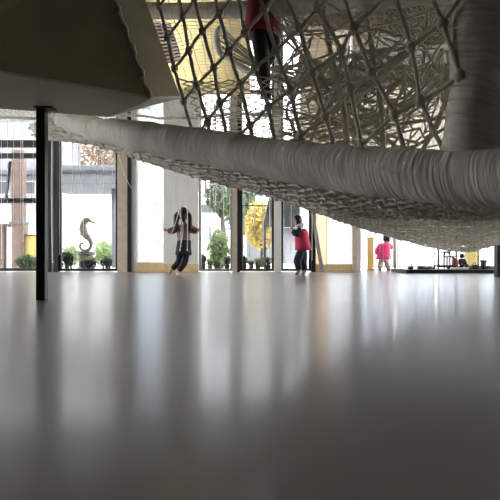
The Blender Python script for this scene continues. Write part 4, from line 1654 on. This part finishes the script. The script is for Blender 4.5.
# brick gate column and others at left
bc = thing('gate_pillar', 'pink brick pillar with pale shaft above, outside the left window', 'pillar', (wx(18, 16), 16, GZ))
MB().box((wx(11, 16), 15.9, GZ), (wx(24.5, 16), 16.3, wz(224, 16))).build('brick_base', 'brick', bc, bevel=.01)
MB().box((wx(10.3, 16), 15.87, wz(224, 16)), (wx(25.2, 16), 16.33, wz(221.5, 16))).build('cap_stone', 'conc', bc, bevel=.01)
MB().box((wx(12, 16), 15.95, wz(221.5, 16)), (wx(23, 16), 16.25, wz(150, 16))).build('shaft', 'brick', bc)
bc2 = thing('gate_pillar', 'dark brick pillar outside at the left edge of the picture', 'pillar', (wx(2, 16), 16, GZ))
MB().box((wx(-4, 16), 15.9, GZ), (wx(5, 16), 16.3, wz(226, 16))).build('brick_base', 'brick', bc2, bevel=.01)
MB().box((wx(-5, 16), 15.87, wz(226, 16)), (wx(6.5, 16), 16.33, wz(223.5, 16))).build('cap_stone', 'conc', bc2, bevel=.01)
nb = thing('notice_board', 'yellow board outside the left window beside the black post', 'board', (wx(31, 16), 16, GZ))
MB().box((wx(25.5, 16), 16.0, wz(257, 16)), (wx(36, 16), 16.06, wz(235.5, 16))).build('panel', 'yellow', nb, bevel=.005)
MB().box((wx(25, 16), 15.98, wz(235.5, 16)), (wx(36.5, 16), 16.08, wz(234.6, 16))).build('top_rail', 'brown', nb)
for px in (27, 35):
    MB().tube([(wx(px, 16), 16.03, GZ), (wx(px, 16), 16.03, wz(257, 16))], .03, 6).build('leg', 'brown', nb)
# pale building far left with a dark eave, enlarged to block bright sky
bd = thing('building', 'pale building with a dark eave line outside the left window', 'building', (wx(0, 28), 28, GZ))
MB().box((wx(-70, 28), 28, wz(200, 28)), (wx(44, 28), 34, wz(122, 28))).build('upper_storey', 'conc', bd)
MB().box((wx(-70, 28), 29, GZ), (wx(140, 28), 34, wz(187, 28))).build('lower_storey', 'render', bd)  # extended right to cut the bright sky behind the seahorse
MB().box((wx(-75, 28), 27.4, wz(176, 28)), (wx(46, 28), 28.0, wz(172, 28))).build('eave', 'eave', bd)
for px in (-30, -5, 22):
    w_ = MB().box((wx(px, 28), 27.96, wz(195, 28)), (wx(px + 14, 28), 28, wz(181, 28))).build('window', 'render', bd)
    MB().box((wx(px + 1, 28), 27.94, wz(194, 28)), (wx(px + 13, 28), 27.96, wz(182, 28))).build('pane', 'eave', w_)
# white building behind the round bush
wbld = thing('building', 'white rendered building outside behind the round bush', 'building', (wx(215, 30), 30, GZ))
MB().box((wx(196, 30), 30, GZ), (wx(237, 30), 36, wz(212, 30))).build('wall', 'render', wbld)
MB().box((wx(194, 30), 29.6, wz(212, 30)), (wx(239, 30), 36, wz(205, 30))).build('roof', 'eave', wbld)
for px in (204, 221):
    MB().box((wx(px, 30), 29.95, wz(240, 30)), (wx(px + 7, 30), 30, wz(226, 30))).build('window', 'conc', wbld)
db = thing('building', 'dark roofed house outside behind the yellow tree', 'building', (wx(265, 34), 34, GZ))
MB().box((wx(246, 34), 34, GZ), (wx(300, 34), 40, wz(228, 34))).build('wall', 'conc', db)
MB().hexa([W(243, 228, 33), W(304, 228, 33), W(304, 228, 41), W(245, 228, 41), W(246, 206, 36), W(296, 206, 36), W(296, 208, 38), W(246, 208, 38)]).build('roof', 'eave', db)
sky_block_bld = thing('building', 'long pale building added to block bright sky behind the yellow tree and the roofed house', 'building', (wx(270, 46), 46, GZ))  # added to cover bright sky and weaken its floor streaks
MB().box((wx(246, 46), 46, GZ), (wx(362, 46), 54, wz(150, 46))).build('wall', 'render', sky_block_bld)
MB().box((wx(244, 46), 45.5, wz(150, 46)), (wx(364, 46), 54.5, wz(146, 46))).build('parapet', 'conc', sky_block_bld)
for px in (254, 270, 286, 302, 318, 334):
    wq = MB().box((wx(px, 46), 45.9, wz(196, 46)), (wx(px + 8, 46), 46, wz(178, 46))).build('window', 'conc', sky_block_bld)
    MB().box((wx(px + 1, 46), 45.86, wz(195, 46)), (wx(px + 7, 46), 45.9, wz(179, 46))).build('pane', 'eave', wq)
# grey slanting awning
aw = thing('awning', 'slanting grey awning outside between the yellow tree and white mullion', 'awning', W(272, 200, 13.5))
q = [W(272, 184, 13.2), W(300, 184, 13.2), W(300, 227, 14.6), W(263, 227, 14.6)]
th = Vector((0, .03, .03))
MB().hexa([q[3], q[2], q[2] + th, q[3] + th, q[0], q[1], q[1] + th, q[0] + th]).build('cloth', 'eave', aw)
for px in (265, 299):
    p = W(px, 227, 14.6)
    MB().tube([(p.x, p.y + .03, GZ), (p.x, p.y + .03, p.z)], .03, 8).build('pole', 'iron', aw, smooth=True)

# seahorse sculpture on a pedestal
sh = thing('seahorse_statue', 'weathered bronze seahorse statue on a pedestal outside the clear left window', 'statue', (wx(86, 13), 13, GZ))
spx = [(93.0, 222.8), (90.5, 221.2), (88.0, 219.8), (85.0, 221.2), (83.2, 224.8), (83.0, 229), (84.2, 233), (87.2, 236.5), (90.0, 240), (91.2, 244.5), (89.6, 248.8), (85.6, 250.6), (81.4, 249.2), (79.8, 245.8), (82.0, 243.2), (84.8, 245.4)]
srad = [.022, .035, .075, .085, .10, .115, .115, .095, .07, .055, .045, .04, .036, .032, .028, .022]
path = smooth_path([W(a, b, 13) for a, b in spx], 5)
rads = []
for i in range(len(path)):
    f = i / 5
    i0 = min(int(f), len(srad) - 2)
    rads.append((srad[i0] + (srad[i0 + 1] - srad[i0]) * (f - i0)) * .86 * (1.12 if i % 3 == 0 else .93))
MB().tube(path, rads, 12).build('body', 'bronze', sh, smooth=True)
ft = MB()
for k, (a, b) in enumerate([(84, 218), (81.5, 221), (79.8, 225), (79.2, 229.5), (80.5, 234)]):
    ft.tube([W(a + 3, b + 2, 13), W(a, b, 13)], [.03, .008], 6)
ft.build('back_fin', 'bronze', sh, smooth=True)
MB().tube([W(91, 221.6, 13), W(95.8, 223.4, 13)], [.028, .020], 8).build('snout', 'bronze', sh, smooth=True)
MB().lathe([(.22, GZ), (.22, .04), (.17, .07), (.17, wz(253, 13) - .05), (.2, wz(253, 13) - .03), (.2, wz(251.3, 13))], (wx(86, 13), 13, 0), 20).build('pedestal', 'conc', sh, smooth=False)


def urn(px, d, ytop, w, label, leafm):
    x, z = wx(px, d), wz(ytop, d)
    t = thing('planter_urn', label, 'planter', (x, d, GZ))
    r = w / FPX * d / 2
    MB().lathe([(r * .55, GZ), (r * .5, GZ + .04), (r * .28, GZ + .09), (r * .34, z - .16), (r * .8, z - .08), (r, z), (r * .92, z)], (x, d, 0), 18).build('urn', 'pot', t, smooth=True)
    for s in (-1, 1):
        pts = [(x + s * r * .95, d - .05, z - .02), (x + s * r * .9, d - .05, z - .12), (x + s * r * .55, d - .05, z - .18), (x + s * r * .75, d - .05, z - .3), (x + s * r * .8, d - .05, GZ)]
        MB().tube(smooth_path(pts, 5), .02, 6).build('scroll_leg', 'iron', t, smooth=True)
    leaves(MB(), (x, d, z + .03), (r * 1.0, r * 1.0, .06), 200, .035, .1).build('foliage', leafm, t)
    return t


urn(67, 12.4, 256, 14, 'black scrolled planter urn left of the seahorse pedestal', 'leaf_dark')
urn(89, 12.3, 260.5, 15, 'black scrolled planter urn in front of the seahorse pedestal', 'leaf')
urn(107, 12.6, 259, 11, 'planter urn right of the seahorse, near the beige jamb', 'leaf')


def potted(px, d, ytop, w, label, potm='terracotta', leafm='leaf'):
    x, z = wx(px, d), wz(ytop, d)
    t = thing('potted_plant', label, 'plant', (x, d, GZ))
    r = w / FPX * d / 2
    h = (z - GZ)
    MB().lathe([(r * .5, GZ), (r * .75, GZ + h * .38), (r * .82, GZ + h * .4), (r * .8, GZ + h * .44), (r * .6, GZ + h * .44)], (x, d, 0), 14).build('pot', potm, t, smooth=True)
    leaves(MB(), (x, d, GZ + h * .7), (r, r, h * .3), 240, .04, .1).build('foliage', leafm, t)
    st_ = MB().tube([(x, d, GZ + h * .4), (x + .02, d, GZ + h * .8)], .012, 5)
    st_.build('stem', 'bark', t)
    return t


pl = [(203, 12.6, 254, 7, 'potted plant outside beside the pillar edge', 'pot', 'leaf_dark'),
      (210, 12.8, 258, 6, 'small terracotta potted plant outside, second from the pillar', 'terracotta', 'leaf'),
      (217, 12.4, 261, 7, 'low terracotta potted plant in front of the round bush', 'terracotta', 'leaf_dark'),
      (227, 12.7, 256, 7, 'dark potted plant outside left of the beige mullion', 'pot', 'leaf_dark'),
      (244, 12.6, 256, 7, 'potted plant outside right of the black mullion strip', 'pot', 'leaf_dark'),
      (251, 12.8, 260, 6, 'small terracotta pot below the yellow tree', 'terracotta', 'leaf_dark'),
      (258, 12.5, 258, 7, 'leafy pot below the middle of the yellow tree', 'pot', 'leaf'),
      (268, 12.7, 257, 8, 'dark pot outside left of the white mullion', 'pot', 'leaf_dark'),
      (302, 12.8, 254, 8, 'potted plant outside behind the child in red', 'pot', 'leaf_dark')]
for p in pl:
    potted(*p)
# white outdoor screen at left gate
ws = thing('garden_screen', 'narrow white screen outside between the two brick pillars', 'screen', (wx(8.5, 15.5), 15.5, GZ))
MB().box((wx(6.5, 15.5), 15.5, GZ), (wx(10.8, 15.5), 15.56, wz(228, 15.5))).build('panel', 'white', ws, bevel=.005)
MB().box((wx(6.2, 15.5), 15.48, wz(228, 15.5)), (wx(11.1, 15.5), 15.58, wz(227, 15.5))).build('top_rail', 'white', ws)

for m_ in bpy.data.meshes:
    if m_.users == 0:
        bpy.data.meshes.remove(m_)
